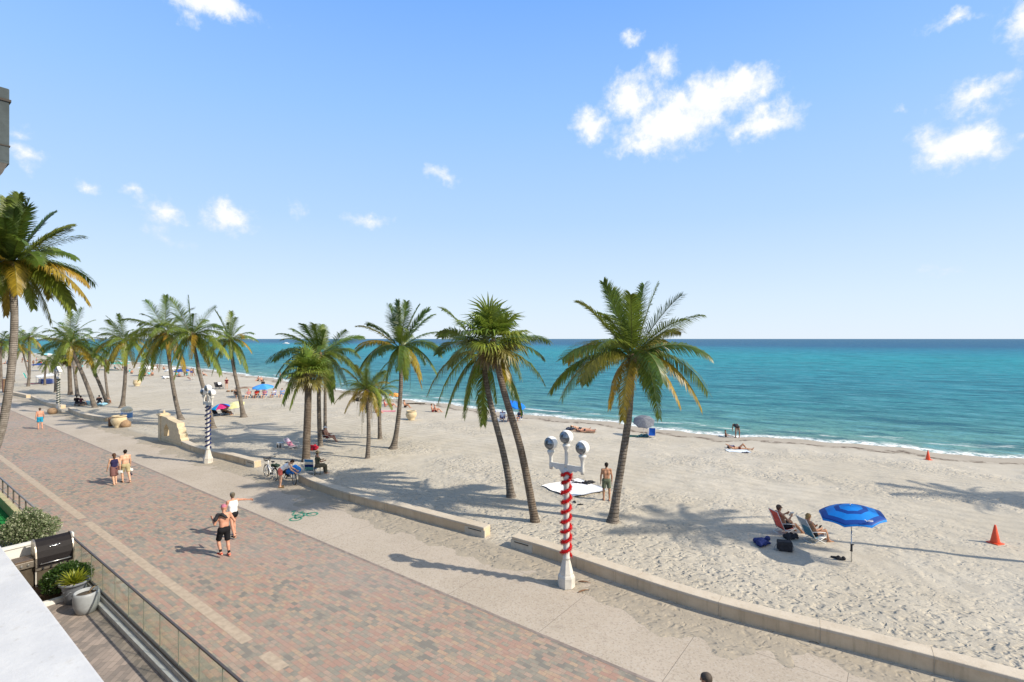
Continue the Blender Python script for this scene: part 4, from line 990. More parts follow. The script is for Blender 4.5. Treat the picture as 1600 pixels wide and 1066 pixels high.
def umbrella(label, foot, R_, top, drop, cols, tilt=(0, 0), n=8, rings=None, pole_m=None, name='beach_umbrella', group=None, valance=.10, bands=None):
    """cols: one material per panel, or with rings one per ring. tilt leans the canopy towards (x, y)"""
    root = empty(name, foot); tag(root, label, 'umbrella', group)
    ax = nrm((tilt[0], tilt[1], 1)); e1 = nrm(np.cross((0, 1, 0), ax)); e2 = np.cross(ax, e1); apex = np.array([0, 0, top]) + np.array([tilt[0], tilt[1], 0]) * .35
    rs_ = rings or [0, .34, .5, .82, 1.0]; sub = 4
    def pt(r, k, j, low=0.0):
        a0 = 2 * math.pi * (k + j / sub) / n; a = 2 * math.pi * k / n; b = 2 * math.pi * (k + 1) / n; t = j / sub
        p = (np.array([math.cos(a), math.sin(a)]) * (1 - t) + np.array([math.cos(b), math.sin(b)]) * t)
        sag = .05 * R_ * r * math.sin(math.pi * t)
        z = -drop * (r ** 1.5) + sag * .5 - low + (.018 * math.sin(math.pi * t) if low else 0)
        return apex + (e1 * p[0] + e2 * p[1]) * r * R_ + ax * z
    b = MB(); mats = list(dict.fromkeys(cols)); mi = {m: i for i, m in enumerate(mats)}
    for k in range(n):
        for j in range(sub):
            for i in range(len(rs_) - 1):
                m = cols[min(i, len(cols) - 1)] if bands else cols[k % len(cols)]
                for i2 in range(3):
                    ra = rs_[i] + (rs_[i + 1] - rs_[i]) * i2 / 3; rb = rs_[i] + (rs_[i + 1] - rs_[i]) * (i2 + 1) / 3
                    q = [pt(ra, k, j), pt(rb, k, j), pt(rb, k, j + 1), pt(ra, k, j + 1)]
                    b.add(q if ra > 0 else q[1:] + [q[0]] if False else q, [(0, 1, 2, 3)] if ra > 0 else [(0, 1, 2)], mi[m], True)
            if valance: b.add([pt(1, k, j), pt(1.01, k, j, valance), pt(1.01, k, j + 1, valance), pt(1, k, j + 1)], [(0, 1, 2, 3)], mi[cols[0] if bands else cols[k % len(cols)]], True)
    b.build('canopy', mats, root)
    pm = pole_m or M_TUBE
    p = MB(); p.tube([(0, 0, -.25), (0, 0, top * .55)], .019, 10); p.tube([(0, 0, top * .55), apex - ax * .02], .015, 10); p.build('pole', pm, root)
    rb = MB()
    for k in range(n): rb.tube([apex - ax * .03, pt(1, k, 0) - ax * .015], .005, 5)
    rb.build('ribs', pm, root)
    fi = MB(); fi.tube([apex - ax * .02, apex + ax * .06], [.02, .008], 8); fi.build('finial', pm, root)
    return root, apex, pt
def bag_soft(name, label, pos, yaw, size, m, cat='bag', seed=0, group=None, straps=None):
    """a slumped soft bundle: overlapping folds, never a plain lump"""
    rs = np.random.RandomState(seed); sx, sy, sz = size; S = []
    for i in range(15):
        a = rs.uniform(-.5, .5, 3) * np.array([sx, sy, 0]) * .8; b = a + rs.uniform(-.5, .5, 3) * np.array([sx, sy, 0]) * .8
        r = rs.uniform(.13, .34) * min(sz, sy); a[2] = r * .8 + rs.rand() * (sz - r * 1.6) * .8; b[2] = r * .7 + rs.rand() * (sz - r * 1.6) * .5
        S.append((a, np.clip(b, -np.array([sx, sy, 0]) * .5, np.array([sx, sy, sz]) * .5 + np.array([0, 0, sz * .3])), r, r * rs.uniform(.5, 1.1), .015))
    o = blob_obj(name, S, max(.012, sx / 40), m); o.location = [float(c) for c in pos]; o.rotation_euler = (0, 0, yaw); tag(o, label, cat, group)
    if straps:
        s = MB(); s.tube(bez(np.array([-sx * .35, -sy * .3, sz * .5]), np.array([-sx * .1, -sy * .7, sz * 1.5]), np.array([sx * .3, -sy * .3, sz * .5]), 14), .012, 6, flat=.4); s.build('strap', straps, o)
    return o
def towel(label, pos, yaw, sx, sy, m, seed=0, name='beach_towel', group=None, cat='towel', amp=.02):
    rs = np.random.RandomState(seed); n = 26; m2 = 18; f = [(rs.uniform(2, 9), rs.uniform(2, 9), rs.uniform(0, 6)) for _ in range(5)]
    V = []; 
    for z0 in (0, -.012):
        for i in range(n):
            for j in range(m2):
                x = (i / (n - 1) - .5) * sx; y = (j / (m2 - 1) - .5) * sy
                x2 = x + .03 * math.sin(y * 6 + seed); y2 = y + .03 * math.sin(x * 5 + seed * 2)
                z = sum(math.sin(a * x + b * y + c) for a, b, c in f) / 5 * amp + amp * 1.1
                V.append((x2, y2, z + z0))
    k = n * m2; F = [(i * m2 + j, (i + 1) * m2 + j, (i + 1) * m2 + j + 1, i * m2 + j + 1) for i in range(n - 1) for j in range(m2 - 1)]
    F += [tuple(q + k for q in f_)[::-1] for f_ in F]
    ed = [i * m2 for i in range(n)] + [(n - 1) * m2 + j for j in range(1, m2)] + [i * m2 + m2 - 1 for i in range(n - 2, -1, -1)] + [j for j in range(m2 - 2, 0, -1)]
    F += [(ed[i], ed[(i + 1) % len(ed)], ed[(i + 1) % len(ed)] + k, ed[i] + k) for i in range(len(ed))]
    o = np_mesh(name, np.array(V), np.array(F), m); o.location = [float(c) for c in np.array(pos) + (0, 0, .015)]; o.rotation_euler = (0, 0, yaw); tag(o, label, cat, group)
    return o

# ------------------------------------------------------------------ street lamps and their garlands
M_LAMPW = mat('lamp_paint', (.58, .57, .53), .5, .07, 5, .002)
M_LAMPB = mat('lamp_base_stone', (.56, .53, .47), .8, .12, 5, .006)
def lens_mat():
    t = NT('lamp_lens'); o = t.obj()
    c = t.mix(t.rng(t.noise(o, 6, 2), .4, .6), (.10, .12, .14), (.22, .25, .28))
    t.bsdf(c, .06, None, .55, .8); return t.mat
M_LENS = lens_mat()
M_GLOBE = mat('globe_acrylic', (.80, .80, .78), .3, .03, 4)
LAMP0 = G(885, 915.5)
def lamp(pos, label):
    root = empty('street_lamp', pos, ROT); tag(root, label, 'street lamp', 'white three globe street lamps')
    b = MB(); b.lathe([(.27, 0), (.27, .30), (.245, .36), (.22, .39), (.215, .44), (.20, .50), (.125, .80), (.115, .84)], n=8, sm=False, turn=R(22.5)); b.build('base', M_LAMPB, root, bevel=.006)
    c = MB(); n = 24; prof = [(.112, .84), (.112, .9), (.10, .95), (.088, 3.3), (.10, 3.34), (.105, 3.42), (.085, 3.46), (.085, 3.66)]
    c.lathe(prof, n=n); v = np.array(c.v)
    for i in range(len(v)):                                            # flutes
        if .93 < v[i][2] < 3.32 and (i % n) % 2: v[i][:2] *= .86
    c.v = [tuple(q) for q in v]; c.build('column', M_LAMPW, root)
    a = MB(); hw = .57
    outl = [(-hw, 3.62), (-hw, 3.78), (hw, 3.78), (hw, 3.62), (.45, 3.66), (.34, 3.60), (.24, 3.62), (.15, 3.50), (.06, 3.52), (-.06, 3.52), (-.15, 3.50), (-.24, 3.62), (-.34, 3.60), (-.45, 3.66)]
    vs = [(x, -.045, z) for x, z in outl] + [(x, .045, z) for x, z in outl]; k = len(outl)
    tr = tessellate_polygon([[Vector((x, 0, z)) for x, z in outl]])
    a.add(vs, [tuple(q) for q in tr] + [tuple(i + k for i in q) for q in tr] + [(i, (i + 1) % k, k + (i + 1) % k, k + i) for i in range(k)]); a.build('crossarm', M_LAMPW, root, bevel=.008)
    for x, z0, zc in ((-hw, 3.56, 4.38), (0, 3.7, 4.64), (hw, 3.56, 4.38)):
        h = MB(); h.lathe([(.055, z0), (.06, z0 + .12), (.052, z0 + .25), (.06, zc - .42), (.10, zc - .32), (.125, zc - .28), (.125, zc - .24), (.09, zc - .22), (.09, zc - .17)], (x, 0, 0), 16); hd = h.build('lamp_holder', M_LAMPW, root)
        ld = nrm((-.62, -.62, -.05)); lw = np.array([ld[0] * math.cos(-ROT) - ld[1] * math.sin(-ROT), ld[0] * math.sin(-ROT) + ld[1] * math.cos(-ROT), ld[2]])
        g = MB(); g.sphere((x, 0, zc), .215, 28, 18); gl = g.build('lamp_globe', M_GLOBE, root)
        q = MB(); c0 = np.array([x, 0, zc]); e1 = nrm(np.cross(lw, UPV)); e2 = np.cross(e1, lw); rings = []
        for i in range(7):
            th = R(66) * i / 6; rr = .2185 + (.002 if i < 6 else -.004)
            rings.append([c0 + (lw * math.cos(th) + (e1 * math.cos(w) + e2 * math.sin(w)) * math.sin(th)) * rr for w in np.linspace(0, 2 * math.pi, 24, endpoint=False)])
        q.add([v for r in rings for v in r], [(i * 24 + j, i * 24 + (j + 1) % 24, (i + 1) * 24 + (j + 1) % 24, (i + 1) * 24 + j) for i in range(6) for j in range(24)], sm=True); q.build('lens', M_LENS, gl)
    return root
def garland(pos, label, col, turns, z0, z1, seed, fuzz=.032, rad=.028):
    rs = np.random.RandomState(seed); m = mat('tinsel_%d_%d' % (int(col[0] * 999), int(col[2] * 999)), col, .6, .45, 40, spec=.25)
    t = np.linspace(0, 1, 240); a = t * turns * 2 * math.pi + .7; r = .142 - .018 * t + .006 * np.sin(a * 1.7)
    pts = np.stack([np.cos(a) * r, np.sin(a) * r, z0 + (z1 - z0) * t + .018 * np.sin(a)], 1)
    kn = [np.array([math.cos(w) * (.13 + rs.rand() * .03), math.sin(w) * (.13 + rs.rand() * .03), z1 + .04 + .14 * i / 16 + rs.uniform(-.05, .05)]) for i, w in enumerate(np.linspace(0, 9, 17))]
    pts = np.concatenate([pts, np.array(kn)])
    o = MB(); o.tube(pts, rad, 7)
    n = 9000; i = rs.randint(0, len(pts) - 1, n); f = rs.rand(n)[:, None]; c = pts[i] * (1 - f) + pts[i + 1] * f
    d = rs.normal(size=(n, 3)); d /= np.linalg.norm(d, axis=1)[:, None]; sd_ = np.cross(d, rs.normal(size=(n, 3))); sd_ /= np.linalg.norm(sd_, axis=1)[:, None]
    L = rs.uniform(.6, 1.25, n)[:, None] * (rad + fuzz)
    V = np.stack([c + sd_ * .007, c - sd_ * .007, c + d * L], 1).reshape(-1, 3); b = len(o.v); o.v.extend(map(tuple, V))
    for k in range(n): o.f.append([b + 3 * k, b + 3 * k + 1, b + 3 * k + 2]); o.m.append(0); o.smooth.append(False)
    g = o.build('garland', m, None, pos, ROT); tag(g, label, 'garland', 'garlands wound round the lamp posts'); return g
lamp0 = lamp(LAMP0, 'white three globe lamp wound with red garland, nearest the viewer')
garland(LAMP0, 'fuzzy red tinsel garland spiralling up the nearest lamp post', (.50, .006, .008), 8, .92, 3.38, 3, .058, .040)
for (px, py), lb, gl, col, tn, sd_ in (((325, 723.5), 'white three globe lamp wound with navy garland beside the curved wall', 'navy blue garland spiralling up the lamp post near the arch', (.012, .022, .10), 9, 5),
                                     ((91, 645.5), 'white three globe lamp wound with dark green garland', 'dark green garland on the lamp post beyond the man in blue trunks', (.012, .035, .018), 10, 7),
                                     ((14, 618), 'far white lamp wound with red garland, mostly behind the leaning palm trunk', 'red garland on the far lamp post by the brown cabinet', (.45, .012, .02), 9, 9)):
    c = copy_tree(lamp0); c.location = [float(q) for q in G(px, py)]; c['label'] = lb
    garland(G(px, py), gl, col, tn, .92, 3.38, sd_, .014, .045)

# ------------------------------------------------------------------ painted bicycle symbol
def bike_mark():
    m = mat('green_road_paint', (.05, .22, .15), .8, .3, 14); b = MB(); w = .085
    a0 = G(462, 811)[:2]; a1 = G(487.5, 803.5)[:2]; ax = (a1 - a0) / np.linalg.norm(a1 - a0); L = np.linalg.norm(a1 - a0); bx = np.array([-ax[1], ax[0]])
    def T(x, y): return (*(a0 + ax * x + bx * y), 0)
    def line(p, q):
        p = np.array(p); q = np.array(q); d = (q - p) / np.linalg.norm(q - p); n = np.array([-d[1], d[0]]) * w / 2
        b.add([T(*(p - n)), T(*(q - n)), T(*(q + n)), T(*(p + n))], [(0, 1, 2, 3)])
    for x in (0, L):
        k = 24; vs = [T(x + r * math.cos(2 * math.pi * i / k), r * math.sin(2 * math.pi * i / k)) for r in (.27, .185) for i in range(k)]
        b.add(vs, [(i, (i + 1) % k, k + (i + 1) % k, k + i) for i in range(k)])
    for p, q in (((0, 0), (.2, .42)), ((.2, .42), (.42, .05)), ((0, 0), (.42, .05)), ((.42, .05), (.62, .46)), ((.2, .42), (.62, .46)), ((.56, .62), (L, 0)), ((.5, .66), (.74, .64)), ((.12, .5), (.3, .5)), ((.18, .6), (.4, .82))): line(p, q)
    k = 14; b.add([T(.46 + .1 * math.cos(2 * math.pi * i / k), .98 + .1 * math.sin(2 * math.pi * i / k)) for i in range(k)], [tuple(range(k))])
    o = b.build('road_marking', m, None, (0, 0, .004)); tag(o, 'green painted bicycle symbol on the concrete path', 'road marking')
bike_mark()

# ------------------------------------------------------------------ bicycles
def bicycle(label, rear, front, frame_col, name_m, steer=.0):
    d = front[:2] - rear[:2]; yaw = math.atan2(d[1], d[0]); WB = np.linalg.norm(d)
    root = empty('bicycle', (rear[0], rear[1], 0), yaw); tag(root, label, 'bicycle', 'bikes parked by the wall')
    fm = mat(name_m, frame_col, .35, .05, 6, spec=.5); R_ = .33
    hub = lambda x: np.array([x, 0, R_])
    for x, tn in ((0, 'rear'), (WB, 'front')):
        c = hub(x); k = 28
        ring = [c + np.array([math.cos(a) * (R_ - .02), 0, math.sin(a) * (R_ - .02)]) for a in np.linspace(0, 2 * math.pi, k, endpoint=False)]
        w = MB(); w.tube(ring, .026, 8, closed=True); wo = w.build('wheel', M_RUBBER, root)
        s = MB(); s.tube([c + (p - c) * .93 for p in ring], .010, 6, closed=True)
        for i in range(0, k, 2): s.tube([c, ring[i] * .95 + c * .05], .0035, 4)
        s.tube([c - np.array([0, .05, 0]), c + np.array([0, .05, 0])], .025, 8); s.build('rim', M_STEEL, wo)
        f = MB(); arc = [c + np.array([math.cos(a) * (R_ + .03), 0, math.sin(a) * (R_ + .03)]) for a in np.linspace(R(20 if x == 0 else 50), R(170 if x == 0 else 165), 12)]; f.tube(arc, .024, 6, flat=.5); f.build('mudguard', M_BLACK, root)
    bb = np.array([WB * .42, 0, .29]); st = np.array([WB * .30, 0, .80]); hd = np.array([WB * .78, 0, .86]); hl = np.array([WB * .82, 0, .66])
    f = MB()
    f.tube([bb, st], .020, 8); f.tube([bb, hl], .030, 8); f.tube([bb + (st - bb) * .55, hl + (hd - hl) * .3], .024, 8); f.tube([hl - np.array([0, 0, .02]), hd + np.array([-.02, 0, .1])], .024, 8)
    for q in (-.05, .05):
        f.tube([bb + np.array([0, q * .6, 0]), hub(0) + np.array([0, q, 0])], .012, 6); f.tube([bb + (st - bb) * .8, hub(0) + np.array([0, q, 0])], .011, 6)
    f.build('frame', fm, root)
    f = MB()
    for q in (-.055, .055): f.tube([hl + np.array([0, q, 0]), hub(WB) + np.array([0, q, 0])], .024, 8)
    f.build('fork', fm, root)
    h = MB(); t0 = hd + np.array([-.04, 0, .22]); h.tube([hd, t0], .016, 8); h.tube([t0 + np.array([-.14, -.30, .06]), t0 + np.array([-.03, -.14, .05]), t0, t0 + np.array([-.03, .14, .05]), t0 + np.array([-.14, .30, .06])], .013, 8); hb = h.build('handlebar', M_BLACK, root)
    for q in (-1, 1):
        g = MB(); g.tube([t0 + np.array([-.10, q * .25, .06]), t0 + np.array([-.18, q * .33, .065])], .019, 8); g.build('grip', M_RUBBER, hb)
    s = MB(); s.tube([st, st + np.array([-.03, 0, .14])], .014, 8); s.build('seat_post', M_STEEL, root)
    s = MB(); s.sphere(st + np.array([-.06, 0, .18]), (.14, .085, .045), 14, 8); s.tube([st + np.array([.02, 0, .175]), st + np.array([.14, 0, .17])], [.04, .018], 8); s.build('saddle', M_BLACK, root)
    c = MB(); c.tube([bb - np.array([0, .07, 0]), bb + np.array([0, .07, 0])], .05, 12); c.tube([bb + np.array([0, .08, 0]), bb + np.array([.12, .08, -.12])], .012, 6); c.tube([bb - np.array([0, .08, 0]), bb + np.array([-.12, -.08, .12])], .012, 6)
    c.box(bb + np.array([.12, .12, -.12]), (.09, .08, .02)); c.box(bb + np.array([-.12, -.12, .12]), (.09, .08, .02)); c.build('crankset', M_BLACK, root)
    k = MB(); k.tube([bb + np.array([-.1, .05, -.02]), np.array([bb[0] - .16, .22, .0])], .010, 6); k.build('kickstand', M_STEEL, root)
    rk = MB(); rk.box(np.array([-.02, 0, .74]), (.36, .13, .012)); rk.tube([(-.12, .06, .74), (0, .06, .36)], .007, 5); rk.tube([(-.12, -.06, .74), (0, -.06, .36)], .007, 5); rk.build('rear_rack', M_BLACK, root)
    return root, yaw, t0
b1, y1, t1 = bicycle('white framed bike with front basket, left of the stooping woman', G(430, 751), G(416, 745), (.70, .70, .70), 'bike_white')
bk = MB()                                                     # wire basket
for z, s in ((0, .8), (.07, .87), (.14, .94), (.2, 1.0)):
    bk.tube([(x * s, y * s, z) for x, y in ((-.13, -.17), (.13, -.17), (.13, .17), (-.13, .17))], .006, 5, closed=True)
for x, y in [(a, b) for a in np.linspace(-.13, .13, 5) for b in (-.17, .17)] + [(a, b) for a in (-.13, .13) for b in np.linspace(-.17, .17, 6)]: bk.tube([(x * .8, y * .8, 0), (x, y, .2)], .004, 4)
bk.box((0, 0, .004), (.2, .27, .006)); bk.build('basket', M_BLACK, b1, np.array(t1) + np.array([.16, 0, -.16]))
o = bag_soft('bag', 'dark green bag strapped on the rack of the white bike', (0, 0, 0), 0, (.38, .30, .24), cloth('dark_green', (.03, .05, .04)), seed=4)
o.location = [float(q) for q in (G(430, 751) + np.array([0, 0, .74]))]
b2, y2, t2 = bicycle('dark bike carrying a big blue bag, right of the stooping woman', G(446, 748.5), G(460, 758), (.35, .40, .45), 'bike_grey')
p = G(458.5, 757); o = bag_soft('cooler_bag', 'bright blue bag piled over the handlebar of the dark bike', (p[0], p[1], .55), y2, (.42, .48, .5), cloth('bright_blue', (.015, .16, .52), .6), seed=9, straps=M_BLACK)
q = G(447, 748) ; o = bag_soft('bag', 'black bag hanging on the side of the dark bike', (q[0] + .1, q[1] - .25, .28), y2, (.6, .3, .42), M_BLACK, seed=12)
q = at(466, 737.5, 27.9); hm = MB(); hm.sphere((0, 0, 0), (.15, .12, .11), 16, 10); hm.tube([(-.15, 0, -.02), (-.19, 0, -.03)], [.05, .02], 8); o = hm.build('helmet', M_BLACK, None, (q[0], q[1], .44 + .10)); tag(o, 'black helmet resting on the wall end beside the bikes', 'helmet')

# ------------------------------------------------------------------ people on the promenade
CH = lambda n, c: cloth(n, c)
person('shirtless man in black shorts and red shoes jogging, striped bandana on his head', G(350, 869), AWAY, {'thL': (-.06, .42, -1), 'caL': (0, -.55, -1), 'thR': (.06, -.02, -1), 'caR': (0, -.30, -1), 'uaL': (-.35, .1, -1), 'faL': (.1, .9, .5), 'uaR': (.4, -.35, -.9), 'faR': (.15, .9, .1), 'up': (.04, .10, 1)}, 1.80, 'red',
       [('shorts', CH('black_shorts', (.012, .012, .014)), .9), ('shoes', CH('red_shoes', (.45, .04, .03))), ('socks', CH('black_socks', (.015, .015, .015)))], hat=('bandana', (.45, .16, .22)))
jg = G(350, 869); tw = blob_obj('towel', [((-.20, .02, 1.50), (-.10, -.10, 1.52), .06, .05), ((-.20, .02, 1.50), (-.27, .03, 1.36), .06, .07), ((-.10, -.10, 1.52), (-.02, -.13, 1.44), .05, .045), ((-.02, -.13, 1.44), (.04, -.14, 1.38), .04, .03)], .014, M_BLACK); tw.location = [float(c) for c in jg]; tw.rotation_euler = (0, 0, AWAY); tag(tw, 'black cloth slung over the left shoulder of the shirtless jogger', 'cloth')
person('person in white tank top and grey cap with right arm stretched out', G(364, 838), AWAY, dict(walk(-1), uaR=(.8, .5, -.25), faR=(.75, -.5, -.1), uaL=(-.2, .15, -1), faL=(.1, .7, -.5)), 1.72, 'red',
       [('vest', CH('white_vest', (.80, .80, .79))), ('briefs', CH('black_briefs', (.015, .015, .018)), .32), ('shoes', CH('black_shoes', (.02, .02, .02)))], hair=(.12, .10, .07), hat=('cap', (.20, .20, .17)))
wm = person('woman in navy top walking barefoot, hair in a ponytail, beside the man with beige shorts', G(178.5, 757), AWAY, walk(-1, .18), 1.66, 'light',
       [('vest', CH('navy_top', (.025, .022, .07))), ('skirt', CH('mauve_skirt', (.15, .075, .07)), .42)], hair=(.07, .035, .02), hairlen=.22)
mn = person('shirtless dark haired man in patterned beige shorts walking, carrying a white bag', G(196, 753.5), AWAY, walk(1, .15), 1.76, 'light',
       [('shorts', CH('beige_shorts', (.36, .31, .18)), .85), ('shoes', CH('dark_sandals', (.03, .025, .02)))], hair=(.015, .012, .010))
jm = list(mn['_j']); h = world_of(mn, jm[3:6]); o = bag_soft('bag', 'small white plastic bag in the right hand of the man with beige shorts', h - np.array([0, 0, .38]), 0, (.22, .16, .26), CH('white_bag', (.80, .80, .80)), seed=3)
o = bag_soft('bottle_bag', 'small dark pouch hanging under the white plastic bag', h - np.array([0, 0, .60]), 0, (.14, .12, .20), CH('dark_pouch', (.02, .025, .05)), seed=5)
jw = list(wm['_j']); h = world_of(wm, jw[3:6]); o = bag_soft('bag', 'grey white beach bag between the walking couple', h - np.array([0, 0, .30]), 0, (.20, .16, .26), CH('grey_bag', (.50, .52, .52)), seed=6)
person('shirtless man in bright blue swim trunks on the far promenade', G(62.5, 670.5), AWAY, dict(walk(1, .1, .16), bulk=1.18), 1.80, 'red', [('trunks', CH('aqua_trunks', (.015, .26, .42)), .8)], hair=(.06, .04, .03), fine=False, h=.017)
person('woman in white shirt and coral shorts stooping over the dark bike', G(438, 762), facing(.92, .38), {'up': (0, .88, .62), 'headup': (0, .8, .5), 'headfwd': (0, .7, -.7), 'thL': (-.04, .0, -1), 'caL': (0, -.05, -1), 'thR': (.04, .12, -1), 'caR': (0, -.12, -1), 'uaL': (-.1, .55, -.8), 'faL': (.05, .8, -.55), 'uaR': (.1, .45, -.9), 'faR': (-.05, .7, -.6), 'fem': 1}, 1.68, 'light',
       [('shirt', CH('white_shirt', (.80, .80, .80)), .55), ('shorts', CH('coral_shorts', (.72, .17, .13)), .55), ('shoes', CH('tan_sandals', (.16, .10, .04)))], hair=(.035, .02, .015))
ph = at(1108, 1051, 9.13)
person('dark haired person at the bottom edge, only the head in view', (ph[0], ph[1], 0), AWAY, walk(1), 1.74, 'tan', [('shirt', CH('black_tee', (.02, .02, .022)), .6), ('shorts', CH('grey_shorts', (.15, .15, .16)))], hair=(.075, .06, .048))
man = person('bare backed man in grey green shorts standing beside the white sheet, facing the sea', Gs(947.5, 782), facing(.05, 1), {'uaL': (-.22, .02, -1), 'faL': (-.02, .12, -1), 'uaR': (.22, .02, -1), 'faR': (.04, .18, -1), 'thL': (-.08, .03, -1), 'thR': (.10, -.06, -1), 'headfwd': (-.2, 1, -.2)}, 1.78, 'tan',
       [('shorts', CH('olive_shorts', (.12, .14, .095)), .82)], hair=(.018, .014, .012))
# ------------------------------------------------------------------ by the tall palm: sheet, clothes, sandals
ts = Gs(897, 763); towel('large white sheet spread on the sand beside the standing man', ts, R(-59), 2.35, 2.45, CH('white_sheet', (.78, .78, .80)), 3, 'beach_sheet', amp=.03, cat='sheet')
bag_soft('bag', 'black bag lying at the right of the white sheet', Gs(922, 758) + (0, 0, .05), .5, (.60, .34, .22), M_BLACK, seed=21, straps=M_BLACK)
bag_soft('clothes', 'dark clothes strewn along the middle of the white sheet', Gs(906, 757) + (0, 0, .05), -.3, (.85, .26, .10), CH('dark_clothes', (.03, .025, .04)), 'clothes', 22)
bag_soft('clothes', 'small plum coloured garment at the left of the white sheet', Gs(893, 754) + (0, 0, .05), .2, (.40, .2, .09), CH('plum', (.07, .03, .05)), 'clothes', 23)
def sandal(label, p, yaw, group):
    root = empty('sandal', p + np.array([0, 0, .01]), yaw); tag(root, label, 'sandal', group)
    o = MB(); o.prism([(.055 * math.cos(a) * (1.0 if math.sin(a) > 0 else .8), .14 * math.sin(a)) for a in np.linspace(0, 2 * math.pi, 18, endpoint=False)], 0, .025); o.build('sole', M_RUBBER, root)
    s = MB(); s.tube(bez(np.array([-.05, 0, .02]), np.array([0, .03, .10]), np.array([.05, 0, .02]), 8), .012, 6); s.build('strap', M_BLACK, root)
for (x, y), a, l in (((898, 785), .3, 'left one of the pair of dark sandals left on the sand by the white sheet'), ((907, 789), 1.3, 'right one of the pair of dark sandals left on the sand by the white sheet')): sandal(l, Gs(x, y), a, 'pair of sandals by the sheet')

# ------------------------------------------------------------------ the two sunbathers, their umbrella and bags
FX = facing(.98, .14)
cA = Gs(1226, 833); cB = Gs(1273, 846)
M_CORAL = CH('coral_sling', (.72, .13, .10)); M_TEAL = CH('teal_sling', (.10, .26, .36)); M_PALE = CH('pale_blue_sling', (.45, .52, .58))
chair('low beach chair with coral red back, holding the man with sunglasses', cA, FX, M_CORAL, rec=.42, back=.80, group='beach chairs near the blue umbrella')
chair('low beach chair with faded blue and teal back, in front of the coral chair', cB, FX, M_TEAL, rec=.50, back=.82, stripes=[M_TEAL, M_TEAL, M_PALE, M_PALE], group='beach chairs near the blue umbrella')
def in_chair(c, yaw, dy): return np.array([c[0] - math.sin(yaw) * dy, c[1] + math.cos(yaw) * dy, c[2]])
mA = person('tanned man in dark trunks reading in the coral beach chair', in_chair(cA, FX, -.06), FX, SIT(.36, .32, uaL=(-.25, .55, -.6), faL=(.45, .75, .5), uaR=(.25, .55, -.6), faR=(-.45, .75, .5)), 1.78, 'tan', [('trunks', CH('dark_trunks', (.02, .02, .03)), .6)], hair=(.09, .06, .045))
mB = person('fair haired woman in black bikini sitting in the teal beach chair', in_chair(cB, FX, -.06), FX, SIT(.42, .32, fem=1, thR=(.12, 1, .35), caR=(0, .35, -.9)), 1.68, 'tan', [('briefs', CH('black_bikini', (.015, .015, .02)), .08), ('bikini', CH('black_bikini', (.015, .015, .02)))], hair=(.30, .19, .08), hairlen=.06)
ja = list(mA['_j']); ha = (world_of(mA, ja[0:3]) + world_of(mA, ja[3:6])) / 2 + np.array([.10, -.03, .05])
bkm = MB(); bkm.box((0, 0, 0), (.02, .14, .20), 0, M=Matrix.Rotation(.5, 3, 'Y')); bkm.box((.012, 0, .006), (.014, .132, .19), 0, M=Matrix.Rotation(.9, 3, 'Y')); o = bkm.build('book', CH('paper', (.75, .74, .70)), None, ha, FX); tag(o, 'small open book held by the man in the coral chair', 'book')
jb = list(mB['_j']); hb = (world_of(mB, jb[0:3]) + world_of(mB, jb[3:6])) / 2 + np.array([.10, -.03, .04])
bkm = MB(); bkm.box((0, 0, 0), (.012, .085, .15), 0, M=Matrix.Rotation(.6, 3, 'Y')); o = bkm.build('phone', M_BLACK, None, hb, FX, bevel=.004); tag(o, 'dark phone in the hands of the fair haired woman', 'phone')
g = MB(); hd = world_of(mA, ja[9:12]); fx = np.array([-math.sin(FX), math.cos(FX), 0]); sx_ = np.array([fx[1], -fx[0], 0])
for q in (-1, 1): g.sphere(hd + fx * .098 + sx_ * q * .034 + UPV * .012, (.022, .022, .020), 10, 6)
g.tube([hd + fx * .10 - sx_ * .075 + UPV * .02, hd + fx * .112 + UPV * .02, hd + fx * .10 + sx_ * .075 + UPV * .02], .005, 5); o = g.build('sunglasses', M_BLACK); tag(o, 'dark sunglasses on the man in the coral chair', 'sunglasses')
UB1 = mat('umbrella_bright_blue', (.005, .20, .62), .6, .06, 5, spec=.25); UB2 = mat('umbrella_navy', (.005, .05, .26), .6, .06, 5, spec=.25)
uf = Gs(1330.5, 878)
ur, apx, upt = umbrella('round beach umbrella with bright blue and navy bands near the sunbathers', uf, .99, 1.94, .32, [UB1, UB2, UB1, UB2], (-.13, -.02), bands=True, rings=[0, .36, .52, .80, 1.0], pole_m=M_STEEL, valance=.07)
cl = MB(); cl.tube([(0, 0, .36), (0, 0, .62)], .035, 10); cl.tube([(.0, 0, .58), (.07, -.03, .60)], .02, 8); cl.tube([(0, 0, .42), (-.06, -.03, .40)], .02, 8); cl.build('clamp', M_BLACK, ur)
lg = MB(); base = np.array([-.03, -.90, apx[2] - .25])                  # pale script on the front panel
pk = [(-.20, .02), (-.17, .05), (-.16, -.03), (-.12, .02), (-.09, -.01), (-.05, .025), (-.02, -.01), (.02, .03), (.05, -.01), (.09, .03), (.12, .0), (.15, .03), (.19, .0)]
fn = nrm((0, -.36, .60)); fu = nrm(np.array([0, .86, .36]))
lg.tube([base + np.array([x * .62, 0, 0]) + fu * y * 1.2 + fn * .05 for x, y in pk], .010, 6, flat=.5); lg.tube([base + np.array([x, 0, 0]) - fu * .035 + fn * .05 for x in (-.08, 0, .1)], .007, 5); lg.build('logo', CH('white_print', (.8, .8, .8)), ur)
bag_soft('bag', 'dark blue crumpled bag lying on the sand behind the sunbathers', Gs(1190, 850), .4, (.72, .42, .32), CH('indigo', (.03, .045, .16)), seed=31, straps=CH('indigo_strap', (.07, .09, .25)))
